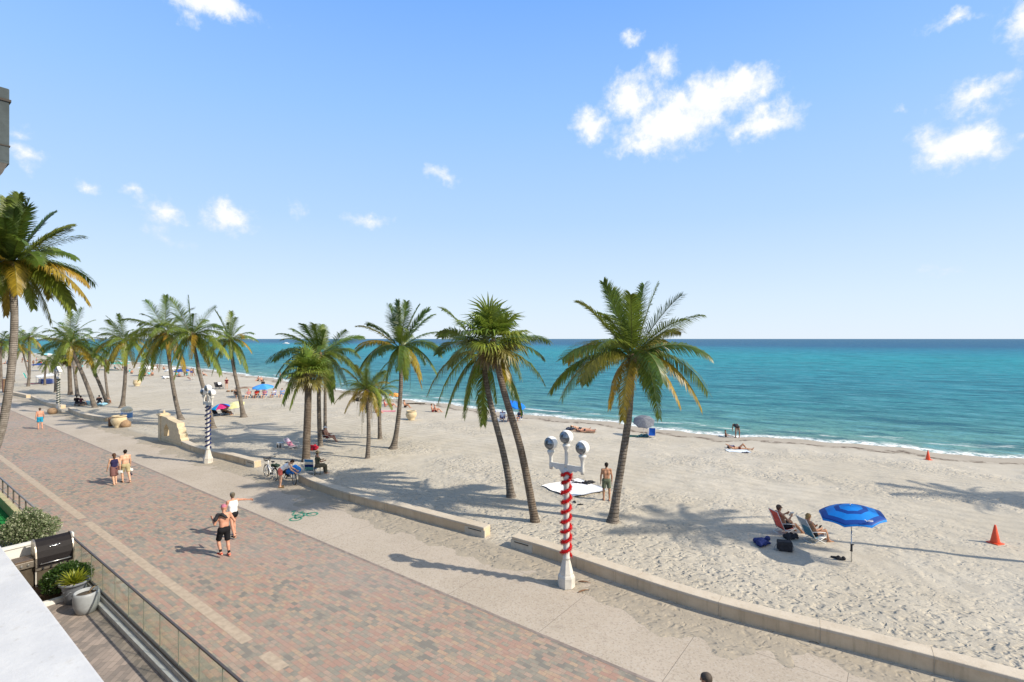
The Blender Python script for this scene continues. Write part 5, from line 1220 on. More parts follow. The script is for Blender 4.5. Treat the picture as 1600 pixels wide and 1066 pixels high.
def cooler_bag(label, p, yaw):
    r = empty('cooler_bag', p, yaw); tag(r, label, 'bag')
    b = MB(); b.box((0, 0, .16), (.48, .30, .32)); b.build('bag_body', M_BLACK, r, bevel=.04)
    b = MB(); b.box((0, 0, .325), (.46, .28, .03)); b.build('lid', CH('charcoal', (.035, .035, .04)), r, bevel=.012)
    b = MB(); b.tube(bez(np.array([-.24, 0, .25]), np.array([-.50, -.1, -.05]), np.array([-.22, -.16, .05]), 12), .014, 6, flat=.4); b.tube(bez(np.array([.24, 0, .25]), np.array([.32, -.2, .1]), np.array([.2, -.16, .05]), 12), .014, 6, flat=.4); b.build('strap', CH('grey_strap', (.2, .2, .2)), r)
cooler_bag('black square cooler bag on the sand between the blue bag and the umbrella', Gs(1226, 860), -.25)
def sneaker(p, yaw, label):
    o = blob_obj('shoe', [((0, -.10, .05), (0, .13, .035), .05, .035, .03), ((0, -.10, .06), (0, -.08, .09), .045, .045, .03)], .012, M_BLACK); o.location = [float(c) for c in p]; o.rotation_euler = (0, 0, yaw); tag(o, label, 'shoe', 'black shoes under the blue umbrella')
sneaker(Gs(1306, 873), .9, 'left black shoe under the big blue umbrella'); sneaker(Gs(1314, 875), 1.4, 'right black shoe under the big blue umbrella')
bag_soft('bag', 'small dark bag in the shade beside the coral chair', Gs(1228, 837) - np.array([0, .32, 0]), .2, (.42, .3, .26), CH('charcoal', (.03, .035, .035)), seed=34)
def cone(label, p, h):
    r = empty('traffic_cone', p, .3); tag(r, label, 'traffic cone', 'orange cones on the beach'); m = mat('cone_orange', (.78, .09, .03), .5, .08, 5); k = h / .72
    b = MB(); b.box((0, 0, .02 * k), (.40 * k, .40 * k, .04 * k)); b.build('cone_base', m, r, bevel=.01)
    b = MB(); b.lathe([(.155 * k, .04 * k), (.15 * k, .07 * k), (.032 * k, .71 * k), (.022 * k, .72 * k)], n=24); b.build('cone_body', m, r)
cone('larger orange traffic cone on the trampled sand at right', Gs(1555, 849), .69); cone('smaller orange traffic cone near the waterline', Gs(1450, 718.5), .64)

# ------------------------------------------------------------------ sunbathers, shades and seats further along the beach
def col(n, c): return CH(n, c)
LIE = lambda kn=0, **k: dict({'up': (-1, 0, .06), 'side': (0, -1, 0), 'headup': (-1, 0, .15), 'headfwd': (.2, 0, 1), 'thL': (1, .08, .02), 'caL': (1, .02, -.03), 'thR': (1, -.08, .02), 'caR': (1, -.02, -.03), 'ftL': (.5, 0, .8), 'ftR': (.5, 0, .8),
                              'uaL': (.7, .5, -.15), 'faL': (.9, .2, 0), 'uaR': (.7, -.5, -.15), 'faR': (.9, -.2, 0), 'pz': .12}, **k)
# reclining woman by the cone
p = Gs(1155, 704); towel('pale blue and white towel under the woman reclining near the waterline', Gs(1153, 705.5), -.1, 1.5, .95, col('pale_towel', (.62, .68, .74)), 5, amp=.03)
person('tanned woman lying on her back with one knee raised, near the waterline', p + np.array([0, 0, .03]), -.12, LIE(thL=(.72, .05, .72), caL=(.62, 0, -.80), ftL=(1, 0, 0), uaL=(-.5, .6, .35), faL=(-.6, -.5, .3), uaR=(-.5, -.6, .35), faR=(-.6, .5, .3), fem=1), 1.70, 'tan', [('briefs', col('brown_bikini', (.10, .03, .02)), .05), ('bikini', col('brown_bikini', (.10, .03, .02)))], hair=(.05, .03, .02), fine=False, h=.018)
bag_soft('bag', 'small dark blue bag at the head of the reclining woman', Gs(1141, 700), 0, (.5, .35, .26), col('indigo', (0, 0, 0)), seed=41)
bag_soft('clothes', 'little dark garment at the near edge of the pale towel', Gs(1165, 708), 0, (.5, .22, .10), col('dark_clothes', (0, 0, 0)), 'clothes', 42)
person('person in dark swimwear bending down at the edge of the water', Gs(1152, 684), facing(0, 1), {'up': (.1, .95, .22), 'headup': (.05, .6, -.7), 'headfwd': (0, -.6, -.8), 'thL': (-.14, -.12, -1), 'caL': (0, .06, -1), 'thR': (.14, -.12, -1), 'caR': (0, .06, -1), 'uaL': (-.1, .25, -1), 'faL': (0, .1, -1), 'uaR': (.1, .25, -1), 'faR': (0, .1, -1)}, 1.72, 'brown', [('briefs', M_BLACK, .1), ('vest', M_BLACK)], hair=(.02, .015, .01), fine=False, h=.018)
person('small child with dark hair sitting on the wet sand by the bending person', Gs(1134, 683.5), facing(1, -.2), SIT(.1, .12, thL=(-.1, 1, .1), caL=(0, 1, -.1), thR=(.1, 1, .1), caR=(0, 1, -.1)), 1.05, 'brown', [('briefs', M_BLACK, .2)], hair=(.02, .015, .01), fine=False, h=.014)
# grey shade with blue chair
g0 = Gs(1006, 682); GREY = col('grey_canopy', (.17, .18, .20))
umbrella('grey beach umbrella tilted towards the viewer beside a blue chair', g0, .90, 1.55, .34, [GREY, col('slate_canopy', (.13, .14, .165))], (-.12, -.55), n=8, valance=.04)
chair('bright blue beach chair with its back to the promenade under the grey umbrella', Gs(1018, 684), facing(.05, 1), col('royal_blue', (.015, .10, .48)), rec=.15, back=.66)
bag_soft('bag', 'blue and green heap of bags left of the bright blue chair', Gs(1004, 683.5), 0, (.9, .45, .34), col('teal_bag', (.02, .07, .10)), seed=44, straps=col('green_strap', (.03, .25, .08)))
towel('long green towel in the shade left of the grey umbrella', Gs(988, 682), .15, 1.7, .7, col('green_towel', (.07, .22, .13)), 7)
# couple lying near the water
lp = Gs(910, 674)
towel('sandy brown blanket under the pair of sunbathers lying side by side', lp, -.12, 2.2, 1.5, col('sand_blanket', (.30, .21, .15)), 8, amp=.03)
person('sunbather with dark hair propped up, farther one of the pair lying side by side', lp + np.array([-.2, .45, .03]), -.10, LIE(up=(-1, 0, .35), uaL=(-.2, .3, -1), uaR=(-.2, -.3, -1), faL=(.6, 0, -.3), faR=(.6, 0, -.3)), 1.74, 'light', [('trunks', M_BLACK, .5)], hair=(.02, .015, .01), fine=False, h=.018)
person('woman in dark swimsuit lying flat, nearer one of the pair side by side', lp + np.array([.15, -.35, .03]), -.14, LIE(fem=1), 1.66, 'red', [('briefs', M_BLACK, .08), ('bikini', M_BLACK)], hair=(.03, .02, .012), fine=False, h=.018)
bag_soft('bag', 'dark bag at the heads of the pair lying side by side', Gs(892, 672), 0, (.7, .45, .35), col('slate_bag', (.04, .05, .08)), seed=46)
# blue umbrella group between the slanted trunks
ub = Gs(812, 660); BLUE = col('sky_blue_canopy', (.015, .17, .66))
umbrella('plain blue beach umbrella leaning right behind the slanted fan palm trunk', Gs(806, 660), .95, 1.95, .26, [BLUE], (.28, -.25), n=8)
RB = col('royal_blue', (0, 0, 0))
for (x, y), yw, l, occ in (((769, 655), 2.8, 'blue beach chair at the left of the group behind the two slanted trunks', None), ((785, 658), 3.1, 'blue beach chair showing between the two slanted trunks', ('light', 'woman in white hat seated in the blue chair between the slanted trunks', (.78, .78, .80))),
                           ((797, 658), 3.0, 'blue beach chair with pale towel close behind the fan palm trunk', ('red', 'person in pale shirt seated close behind the fan palm trunk', (.55, .60, .75))), ((811, 657.5), 2.6, 'blue beach chair at the right under the leaning blue umbrella', ('tan', 'dark haired person seated under the leaning blue umbrella', (.03, .04, .08)))):
    c = Gs(x, y); chair(l, c, yw, RB, rec=.4, group='blue chairs behind the slanted trunks')
    if occ: person(occ[1], c, yw, SIT(.35, .30), 1.7, occ[0], [('shirt', col('sh_%d' % int(occ[2][0] * 99), occ[2])), ('shorts', col('blue_shorts', (.03, .06, .22)), .5)], hair=(.03, .02, .015), fine=False, h=.02, hat=('brim', (.75, .75, .75)) if 'white hat' in occ[1] else None)
bag_soft('bag', 'white and blue bag on the sand in front of the blue chairs', Gs(776, 659), 0, (.7, .45, .4), col('white_bag', (0, 0, 0)), seed=48)
# people near the beige urn
OR = col('orange_canopy', (.72, .24, .05))
umbrella('small orange beach umbrella just left of the upright palm trunk', Gs(617, 634), .75, 1.55, .22, [OR, col('pale_orange_canopy', (.75, .36, .14))], (.1, -.1))
for (x, y), yw, l, tone, cl, h2, hat in (((681, 644), -1.3, 'pair sitter in white cap on the sand right of the upright palm', 'red', ('trunks', (.10, .03, .03)), 1.72, ('cap', (.75, .75, .75))), ((676, 644), -1.5, 'sunburnt person hunched beside the sitter in the white cap', 'red', ('trunks', (.25, .05, .05)), 1.70, None),
                              ((633, 637), -1.7, 'person sitting alone on the sand right of the orange umbrella', 'tan', ('trunks', (.04, .03, .03)), 1.7, None), ((611, 636), -1.4, 'sitter right under the small orange umbrella', 'red', ('trunks', (.3, .05, .08)), 1.7, None),
                              ((602, 636), -1.2, 'sitter in pink at the left of the orange umbrella', 'red', ('shirt', (.55, .15, .16)), 1.68, None), ((588, 645), -1.6, 'pink skinned sitter between the two small yellowish palms', 'red', ('trunks', (.5, .12, .12)), 1.7, None)):
    person(l, Gs(x, y), yw, SIT(.25, .13, thL=(-.15, .85, .55), caL=(0, .6, -.8), thR=(.15, .85, .5), caR=(0, .7, -.75)), h2, tone, [(cl[0], col('w_%d_%d' % (int(cl[1][0] * 99), int(cl[1][2] * 99)), cl[1]))], hair=(.04, .025, .018), fine=False, h=.02, hat=hat)
towel('pink towel spread between the sitters near the orange umbrella', Gs(604, 643), .2, 1.9, .9, col('pink_towel', (.62, .22, .26)), 11)
bag_soft('bag', 'black heap of bags behind the young palm with dry fronds', Gs(563, 627), 0, (1.5, .7, .6), M_BLACK, seed=51)
bag_soft('seaweed_heap', 'dark heap of seaweed by the water near the upright palm trunk', Gs(646, 631.5), 0, (3.0, .7, .22), mat('seaweed', (.05, .04, .02), .9, .3), 'seaweed', 52)
def urn(label, p, k=1.0, name='urn'):
    r = empty(name, p, 0); tag(r, label, 'urn', 'beige litter urns'); m = mat('urn_stone', (.55, .45, .29), .85, .1, 4, .006, spec=.2)
    b = MB(); b.lathe([(.30, 0), (.34, .03), (.30, .08), (.44, .28), (.52, .50), (.50, .68), (.43, .78), (.40, .80)], n=28); b.build('urn_body', m, r)
    b = MB(); pr = [(.40, .80), (.47, .82), (.49, .87), (.47, .90), (.36, .90), (.34, .84), (.33, .60), (0, .60)]; b.lathe(pr, n=28, mfun=lambda i, j: 1 if i >= 5 else 0); b.build('rim', [m, M_SLOT], r)
    r.scale = (k, k, k); return r
urn('beige stone urn on open sand right of the upright palm', Gs(642.5, 656.5), 1.02)
urn('beige stone urn on the far sand right of the flared palm trunk', Gs(214, 603.5), 1.08)
uu = G(186, 668); urn('largest beige urn, standing at the end of the far wall', uu, 1.15)
for (x, y), l in (((172.5, 667), 'dark wooden post just left of the largest beige urn'),):
    q = G(x, y); b = MB(); b.lathe([(.16, 0), (.16, .75), (.13, .80), (0, .84)], n=14); o = b.build('post', mat('brown_post', (.17, .10, .06), .8), None, q); tag(o, l, 'post')
q = G(196, 668); b = MB(); b.lathe([(.22, 0), (.38, .10), (.42, .30), (.36, .52), (.2, .62), (0, .66)], n=18); o = b.build('stone_ball', mat('brown_stone', (.30, .20, .12), .85, .15, 5, .01), None, q); tag(o, 'round brown stone ball right of the largest beige urn', 'stone ball')
q = G(82, 647); b = MB(); b.lathe([(.22, 0), (.36, .10), (.42, .32), (.36, .52), (.2, .62), (0, .66)], n=18); o = b.build('stone_ball', mat('brown_stone', (0, 0, 0)), None, q); tag(o, 'round brown stone ball left of the lamp with green garland', 'stone ball')
def bin_(label, p):
    r = empty('recycling_bin', p, ROT); tag(r, label, 'recycling bin')
    b = MB(); b.lathe([(.42, 0), (.44, .04), (.44, 1.05), (.40, 1.1)], n=20); b.build('bin_body', mat('white_plastic', (.68, .68, .66), .5), r)
    b = MB(); b.lathe([(.447, .45), (.450, .47), (.450, .88), (.447, .90)], n=20); b.build('blue_band', mat('blue_band', (.08, .22, .50), .5), r)
    b = MB(); b.lathe([(.48, 1.1), (.46, 1.2), (.34, 1.38), (.15, 1.47), (0, 1.5)], n=20); b.build('domed_lid', mat('cream_plastic', (.66, .62, .48), .5), r)
bin_('white recycling bin with blue band and domed lid behind the largest urn', G(174, 664) + np.array([.4, 1.3, 0]))
# under the nearer palms
ps = Gs(512, 689)
chair('low chair holding the sunbather with the white hat, beside the slim palm', ps, facing(.98, -.1), col('brown_sling', (.20, .12, .09)), rec=.4)
person('sunbather in white hat sitting in a low chair, bare legs stretched forward', ps, facing(.98, -.1), SIT(.38, .30), 1.74, 'red', [('trunks', col('maroon', (.20, .04, .04)), .4)], hair=(.1, .08, .06), fine=False, h=.017, hat=('brim', (.78, .78, .80)))
chair('low pink and lilac lounge chair in the palm shade left of the fan palm', Gs(459, 700.5), facing(.97, -.2), col('pink_sling', (.42, .16, .24)), rec=.75, seat_h=.14, stripes=[col('pink_sling', (0, 0, 0)), col('lilac_sling', (.48, .40, .50))], back=.72)
b = bag_soft('bag', 'red bag with dark top at the foot of the palm behind the fan palm', Gs(489.5, 703), 0, (.62, .5, .42), col('crimson', (.42, .02, .04)), seed=55, straps=M_BLACK)
ck = empty('cool_box', Gs(438, 699), .2); tag(ck, 'small white cool box with dark bottles in the palm shade', 'cool box')
b = MB(); b.box((0, 0, .17), (.42, .28, .34)); b.build('box_body', mat('white_plastic', (0, 0, 0)), ck, bevel=.02)
for x in (-.12, .06): b = MB(); b.lathe([(.035, 0), (.04, .02), (.04, .2), (.014, .27), (.014, .32)], (x - .02, -.20, .0), 10); b.build('bottle', M_BLACK, ck)
sc = Gs(485.5, 741) 
chair('blue and white striped beach chair just beyond the wall near the bikes', sc, facing(.1, 1), RB, rec=.12, seat_h=.24, back=.66, stripes=[col('s_green', (.10, .26, .24)), col('s_navy', (.012, .03, .13)), col('s_cream', (.60, .58, .48)), col('s_blue', (.05, .22, .45))])
sp_ = Gs(496, 741.5)
st = MB(); st.box((0, 0, .42), (.36, .32, .03))
for x in (-.14, .14): st.tube([(x, -.15, 0), (x, .15, .41)], .014, 6); st.tube([(x, .15, 0), (x, -.15, .41)], .014, 6)
o = st.build('folding_stool', mat('olive_canvas', (.10, .10, .06)), None, sp_, .3); tag(o, 'folding stool under the person in the straw hat behind the wall', 'stool')
person('person in straw hat and olive clothes sitting behind the wall by the striped chair', sp_ , facing(.75, .6), SIT(.02, .52, thL=(-.1, 1, -.1), caL=(0, .1, -1), thR=(.1, 1, -.1), caR=(0, .1, -1), headfwd=(-.5, 1, -.3)), 1.72, 'tan', [('shirt', col('olive_shirt', (.10, .095, .06)), .7), ('trousers', col('olive_trousers', (.13, .115, .08)))], hair=(.06, .05, .04), fine=False, h=.017, hat=('brim', (.42, .33, .18)))
# yellow and blue umbrellas
YE = col('lemon_canopy', (.62, .61, .30)); MG = col('magenta_canopy', (.50, .03, .16))
yf = Gs(366, 648)
umbrella('pale yellow beach umbrella tipped towards the promenade', yf, 1.0, 1.25, .34, [YE, col('pale_lemon_canopy', (.66, .65, .38))], (-.1, -.30), valance=.03)
umbrella('blue and magenta beach umbrella touching the yellow one', Gs(345, 650), .88, 1.20, .36, [BLUE, BLUE, BLUE, BLUE, col('cyan_canopy', (.01, .28, .62)), col('cyan_canopy', (0, 0, 0)), MG, MG], (-.1, -.15), valance=.03)
for (x, y), l, l2 in (((354, 648), 'dark low chair in the shade between the yellow and blue umbrellas', 'person lying back between the yellow and blue umbrellas'), ((340, 650), 'dark low chair under the blue and magenta umbrella', None)):
    c = Gs(x, y); chair(l, c, facing(1, -.3), M_BLACK, rec=.7, seat_h=.14, tube=M_BLACK)
    if l2: person(l2, c, facing(1, -.3), SIT(.65, .24), 1.72, 'tan', [('trunks', M_BLACK, .5)], hair=(.02, .02, .02), fine=False, h=.022)
# row of seated people under the mid blue umbrella
umbrella('broad light blue umbrella over the row of seated friends', Gs(411, 621), 1.35, 1.75, .42, [col('light_blue_canopy', (.05, .25, .68)), col('light_blue_canopy2', (.08, .32, .72))], (0, -.12))
umbrella('flat brown umbrella left of the light blue one', Gs(383, 620), 1.25, 1.35, .16, [col('brown_canopy', (.20, .14, .10)), col('taupe_canopy', (.30, .24, .19))], (0, .05))
row = [((369.5, 622), 'black', (.015, .015, .018), 'brown'), ((388, 622.5), 'pink', (.60, .25, .24), 'light'), ((400.5, 622), 'red', (.55, .03, .02), 'tan'), ((413, 622), 'rose striped', (.45, .16, .22), 'light'), ((427, 621), 'white', (.70, .72, .78), 'tan'), ((440, 620.5), 'pale blue', (.25, .38, .60), 'light')]
for i, ((x, y), nm, c, tn) in enumerate(row):
    q = Gs(x, y); yw = facing(-.05 if i != 0 else 1, -1)
    chair('beach chair of the person in the %s shirt in the seated row' % nm, q, yw, RB if i > 2 else M_BLACK, rec=.25, seat_h=.26, group='chairs of the seated row', name='beach_chair')
    person('person in %s shirt in the seated row under the light blue umbrella' % nm, q, yw, SIT(.2, .36, thL=(-.18, 1, .0), thR=(.18, 1, 0), caL=(0, .25, -1), caR=(0, .25, -1)), 1.74, tn, [('shirt', col('row_%d' % i, c), .6), ('shorts', col('rowb_%d' % i, [(.02, .02, .02), (.5, .5, .5), (.05, .04, .04), (.06, .09, .2), (.05, .1, .3), (.04, .12, .35)][i]), .6)], hair=(.05, .035, .025), fine=False, h=.024, hat=('cap', (.6, .1, .1)) if i == 1 else None)
person('person standing on the sand right behind the light blue umbrella', Gs(411, 612), facing(0, 1), STAND, 1.76, 'dark', [('shirt', M_BLACK), ('shorts', col('grey_shorts', (.15, .15, .16)))], hair=(.02, .015, .01), fine=False, h=.026)
person('person in dark red shirt standing beyond the seated row, at its left', Gs(354, 608), facing(.6, -.6), STAND, 1.74, 'light', [('shirt', col('maroon_shirt', (.09, .015, .02)), .6), ('briefs', col('maroon_shirt', (0, 0, 0)), .2)], hair=(.03, .02, .015), fine=False, h=.026)
for (x, y), l in (((340, 608), 'black beach chair in the pair beyond the seated row, left one'), ((346, 608), 'black and white beach chair in the pair beyond the seated row, right one')):
    chair(l, Gs(x, y), facing(.8, -.5), M_BLACK, rec=.5, seat_h=.25, back=.85, stripes=[M_BLACK] if 'left' in l else [M_BLACK, col('white_bag', (0, 0, 0))], tube=M_BLACK)
bag_soft('bag', 'brown bag on the sand left of the seated row', Gs(361, 612.5), 0, (1.1, .5, .4), col('tan_bag', (.28, .18, .11)), seed=61)

# ------------------------------------------------------------------ the busy far beach
TW = col('white_canopy', (.76, .77, .76)); TG = col('green_canopy', (.06, .36, .27)); TA = col('aqua_canopy', (.20, .52, .60)); TN = col('navy_canopy', (.02, .06, .25))
far_u = [((229.5, 587.5), 1.7, 2.1, [TW], 'large white umbrella on the far sand over people with teal towels', (0, 0)), ((267, 588.5), 1.25, 1.75, [TW], 'white umbrella tilted left, behind the bent palm trunk', (-.3, -.1)), ((284, 588.5), 1.5, 1.6, [TN, RB], 'navy and blue umbrella beside the white tilted one', (0, -.1)),
         ((174, 578), 2.0, 2.0, [TG], 'green umbrella, left one of the green pair on the far sand', (0, 0)), ((187, 579), 2.0, 2.1, [TG, TA], 'green and aqua umbrella, right one of the green pair on the far sand', (0, 0)), ((125, 575), 2.2, 2.3, [TW, TA], 'white and aqua umbrella seen between the leaning trunks', (0, 0)),
         ((74, 564), 2.6, 2.6, [TA, TW], 'aqua and white umbrella far off above the blue lounger stack', (0, 0)), ((62, 580), 1.6, 1.9, [TN], 'navy umbrella beyond the blue lounger stack', (0, 0))]
for (x, y), r_, h_, cs, l, tl in far_u: umbrella(l, Gs(x, y), r_, h_, .4, cs, tl, valance=.1)
def far_person(name_seed, pose, tone, cl): 
    b = person('tiny distant beachgoer in a swimsuit on the crowded far sand', (0, 0, 0), 0, pose, 1.72, tone, cl, hair=(.05, .035, .025), fine=False, h=.030, group='distant beachgoers')
    return b
protos = [far_person(0, STAND, 'tan', [('trunks', TN)]), far_person(1, walk(1), 'light', [('trunks', col('red_far', (.5, .05, .05)))]), far_person(2, SIT(.3, .15, thL=(-.15, .85, .5), caL=(0, .6, -.8)), 'red', [('trunks', M_BLACK)]), far_person(3, SIT(.3, .3), 'tan', [('shirt', col('aqua_far', (.10, .45, .50)))]), far_person(4, dict(walk(-1), fem=1), 'brown', [('briefs', M_BLACK), ('bikini', M_BLACK)])]
spots = [(222, 586, 3), (226, 588, 2), (233, 588, 3), (238, 587, 2), (240, 579, 1), (246, 579, 4), (256, 578, 2), (276, 589, 3), (280, 589, 2), (288, 588, 0), (292, 588, 3), (299, 587.5, 0), (302, 588, 4), (318, 587, 2), (206, 584, 2), (202, 583, 3), (197, 580, 0), (180, 578, 3),
         (168, 577, 2), (192, 580, 4), (160, 574, 0), (143, 572, 2), (135, 571, 1), (128, 575, 3), (120, 576, 2), (101, 570, 2), (57, 567, 0), (35, 567, 4), (43, 566, 2), (13, 576, 0), (20, 571, 1), (8, 569, 2), (150, 577, 3), (110, 574, 3), (88, 571, 2), (64, 571, 1), (52, 572, 4), (452, 592.5, 2), (438, 594, 4), (408, 596, 2), (403, 595.5, 2)]
used = set()
for i, (x, y, k) in enumerate(spots):
    o = protos[k] if k not in used else copy_tree(protos[k]); used.add(k)
    o.location = [float(c) for c in Gs(x, y)]; o.rotation_euler = (0, 0, rng.uniform(0, 6.28))
bag_soft('bag', 'white heap of bags on the far sand left of the bent palm trunk', Gs(260, 592), 0, (1.6, .8, .6), col('white_bag', (0, 0, 0)), seed=71)
chair('dark low lounger alone on far sand between two palm trunks', Gs(299.5, 595), facing(1, -.2), col('brown_sling', (0, 0, 0)), rec=1.0, seat_h=.2, back=.9)
# seated people by the slanted trunks
bn = G(121, 634)
for (x, y), l, c, tn, yw in (((120, 634), 'person in black sitting right of the strongly leaning trunk', (.015, .012, .014), 'dark', .4), ((126.5, 634.5), 'person in dark maroon sitting between the slanted trunks, knees drawn up', (.07, .025, .035), 'tan', -.2), ((155, 633.5), 'person in black beside the blue towel by the second slanted trunk', (.02, .02, .03), 'tan', .6), ((165, 631), 'person in dark brown sitting by the thin wavy palm', (.10, .05, .035), 'brown', -.5)):
    c_ = Gs(x, y); kk = MB(); kk.box((0, 0, .21), (.42, .40, .04)); kk.box((-.17, 0, .10), (.04, .38, .20)); kk.box((.17, 0, .10), (.04, .38, .20))
    o = kk.build('low_stool', mat('grey_wood', (.2, .16, .13)), None, c_, yw); tag(o, 'low stool under the ' + l.replace('person', 'one', 1)[:60].rsplit(' ', 1)[0], 'stool')
    person(l, c_, yw, SIT(.05, .36, thL=(-.1, 1, .1), thR=(.1, 1, .1), caL=(0, .2, -1), caR=(0, .2, -1)), 1.74, tn, [('shirt', col('slant_%d' % int(c[0] * 999), c), .7), ('shorts', col('slant_s', (.04, .04, .05)), .8)], hair=(.02, .015, .012), fine=False, h=.022)
bag_soft('towel_heap', 'pale blue towel heap at the foot of the second slanted trunk', Gs(159, 634), 0, (1.1, .6, .45), col('pale_blue_towel', (.28, .50, .62)), 'towel', 75)
bag_soft('towel_heap', 'pale blue bundle behind the strongly leaning trunk', Gs(137, 632), 0, (.8, .5, .45), col('pale_blue_towel', (0, 0, 0)), 'towel', 76)
# lounger store
ls = Gs(72, 599.5)
r = empty('lounger_stack', ls, ROT); tag(r, 'stack of blue loungers under a white slanted cover on the far sand', 'lounger stack')
for k in range(4):
    b = MB(); b.box((.0, 0, .16 + .19 * k), (3.2 - .1 * k, 1.5, .10)); b.build('lounger', mat('navy_vinyl', (.015, .05, .24), .5), r, bevel=.03)
b = MB()
for x in (-1.5, 1.5):
    for y in (-.7, .7): b.box((x, y, .06), (.08, .08, .14))
b.build('feet', M_STEEL, r)
b = MB(); b.quad((-2.2, -1.0, 1.25), (1.0, -1.0, 1.05), (1.0, 1.0, 1.45), (-2.2, 1.0, 1.65)); b.quad((-2.2, -1.0, 1.21), (1.0, -1.0, 1.01), (1.0, 1.0, 1.41), (-2.2, 1.0, 1.61)); b.quad((-2.2, -1, 1.21), (1, -1, 1.01), (1, -1, 1.05), (-2.2, -1, 1.25)); b.build('cover', TW, r)
b = MB()
for x in (-2.1, .9):
    for y in (-.9, .9): b.tube([(x, y, 0), (x, y, 1.3 + (.2 if y > 0 else -.1))], .03, 6)
b.build('cover_post', M_STEEL, r)
chair('teal beach chair on the far sand left of the lounger stack', Gs(43, 594), -1.2, col('teal_far', (.03, .28, .25)), rec=.4, seat_h=.35, back=1.1)
towel('red towel on the sand in front of the lounger stack', Gs(52, 600), .1, 2.2, 1.0, col('red_far', (0, 0, 0)), 78)
q = G(9.5, 613.5); r = empty('cabinet', q, ROT); tag(r, 'brown wooden cabinet behind the far lamp with red garland', 'cabinet')
b = MB(); b.box((0, 0, .95), (.75, .7, 1.8)); b.build('cabinet_body', mat('brown_wood', (.17, .10, .055), .7, .2, 5), r, bevel=.02)
b = MB(); b.box((0, 0, 1.9), (.9, .85, .1)); b.build('cabinet_top', mat('brown_wood', (0, 0, 0)), r, bevel=.02)
b = MB(); b.box((0, -.36, .95), (.60, .03, 1.5)); b.build('door', mat('red_brown_door', (.24, .07, .05), .6), r)
# a motor boat far out
by = np.array([(447 - 800) / FPX * 830, 830, SEA]); r = empty('motor_boat', by, .1); tag(r, 'small white motor boat far out near the horizon', 'boat')
b = MB(); k = 9; sec = []
for i in range(k):
    t = i / (k - 1); w = 1.5 * (1 - t ** 3) + .02; sec.append([(-5 + 10 * t, -w, 1.1 + .5 * t), (-5 + 10 * t, -w * .7, .1), (-5 + 10 * t, 0, -.3), (-5 + 10 * t, w * .7, .1), (-5 + 10 * t, w, 1.1 + .5 * t)])
b.add([v for s in sec for v in s], [(i * 5 + j, (i + 1) * 5 + j, (i + 1) * 5 + j + 1, i * 5 + j + 1) for i in range(k - 1) for j in range(4)] + [tuple(i * 5 for i in range(k)) + tuple(i * 5 + 4 for i in range(k - 1, -1, -1)), (0, 1, 2, 3, 4)]); b.build('hull', mat('boat_white', (.75, .75, .75), .4), r)
b = MB(); b.prism([(-2, -1), (1.2, -.9), (2.2, -.4), (2.2, .4), (1.2, .9), (-2, 1)], 1.3, 2.6); b.build('cabin', mat('boat_white', (0, 0, 0)), r, bevel=.1)

# ------------------------------------------------------------------ the terrace below the viewer
PZ = -.25
YN = math.atan2(N[1], N[0])                                         # local x seaward, local y along the promenade
M_WHITE = mat('white_render', (.66, .655, .62), .8, .06, 2.5, .004, spec=.25)
def roof_mat():
    t = NT('white_roof_coating'); o = t.obj()
    c = t.mix(t.rng(t.noise(o, .9, 5, .65), .35, .7), (.51, .515, .52), (.60, .60, .59))
    c = t.mix(t.rng(t.noise(o, 5.5, 6, .75), .56, .75, 0, .7), c, (.40, .385, .35)); c = t.mix(t.rng(t.noise(o, 1.9, 7, .7), .60, .68, 0, .45), c, (.46, .44, .40))
    t.bsdf(c, .7, t.bump(t.noise(o, 9, 6, .7), .5, .015), spec=.3); return t.mat
h = empty('beach_house', W(10, 1.0), ROT); tag(h, 'white roofed lower storey of the house directly below the viewpoint', 'house')
b = MB(); b.box((0, -4.45 + .55, 3.06), (64, 10, .28)); b.build('roof_slab', roof_mat(), h, bevel=.03)
b = MB(); b.box((0, -4.6, 1.32), (60, 8.4, 3.2)); b.build('wall', M_WHITE, h)
for x in (-8, -2.5, 3, 8.5, 14):
    b = MB(); b.box((x, -.38, .95), (3.6, .05, 2.2)); f = b.build('window', mat('dark_window', (.03, .04, .045), .08, .05, spec=.6), h)
    b = MB(); b.box((x, -.36, 2.1), (3.8, .08, .08)); b.box((x, -.36, -.16), (3.8, .08, .08)); b.box((x - 1.85, -.36, .97), (.08, .08, 2.2)); b.box((x + 1.85, -.36, .97), (.08, .08, 2.2)); b.box((x, -.36, .97), (.06, .08, 2.2)); b.build('window_frame', M_STEEL, f)
sheet('patio_paving', M_PATIO, -22.7, 30, -2, 4.60, PZ)
sheet('planting_bed', mat('bark_mulch', (.085, .055, .035), .95, .4, 14, .03, spec=.1), -22.6, -20.35, 1.0, 4.42, PZ + .03)
b = MB(); b.box((-20.28, 3.2, PZ + .06), (.16, 2.4, .14)); o = b.build('bed_edging', M_WHITE, None, (0, 0, 0), ROT, .015); tag(o, 'low white edging between the planting bed and the patio paving', 'edging')
b = MB(); b.box((3.6, 4.765, -.14), (52.6, .13, .30)); o = b.build('kerb', mat('kerb_concrete', (.48, .46, .42), .85, .1, 4, .005), None, (0, 0, 0), ROT, .012); tag(o, kind='structure')
b = MB(); b.box((-362, 4.72, -.14), (678, .20, .272)); tag(b.build('kerb', mat('kerb_concrete', (0, 0, 0)), None, (0, 0, 0), ROT), kind='structure')
b = MB(); b.box((3.6, 4.64, -.19), (52.6, .11, .16)); o = b.build('drain_channel', mat('drain_steel', (.58, .58, .56), .5, .1, 6, metal=.2), None, (0, 0, 0), ROT, .01); tag(o, kind='structure')
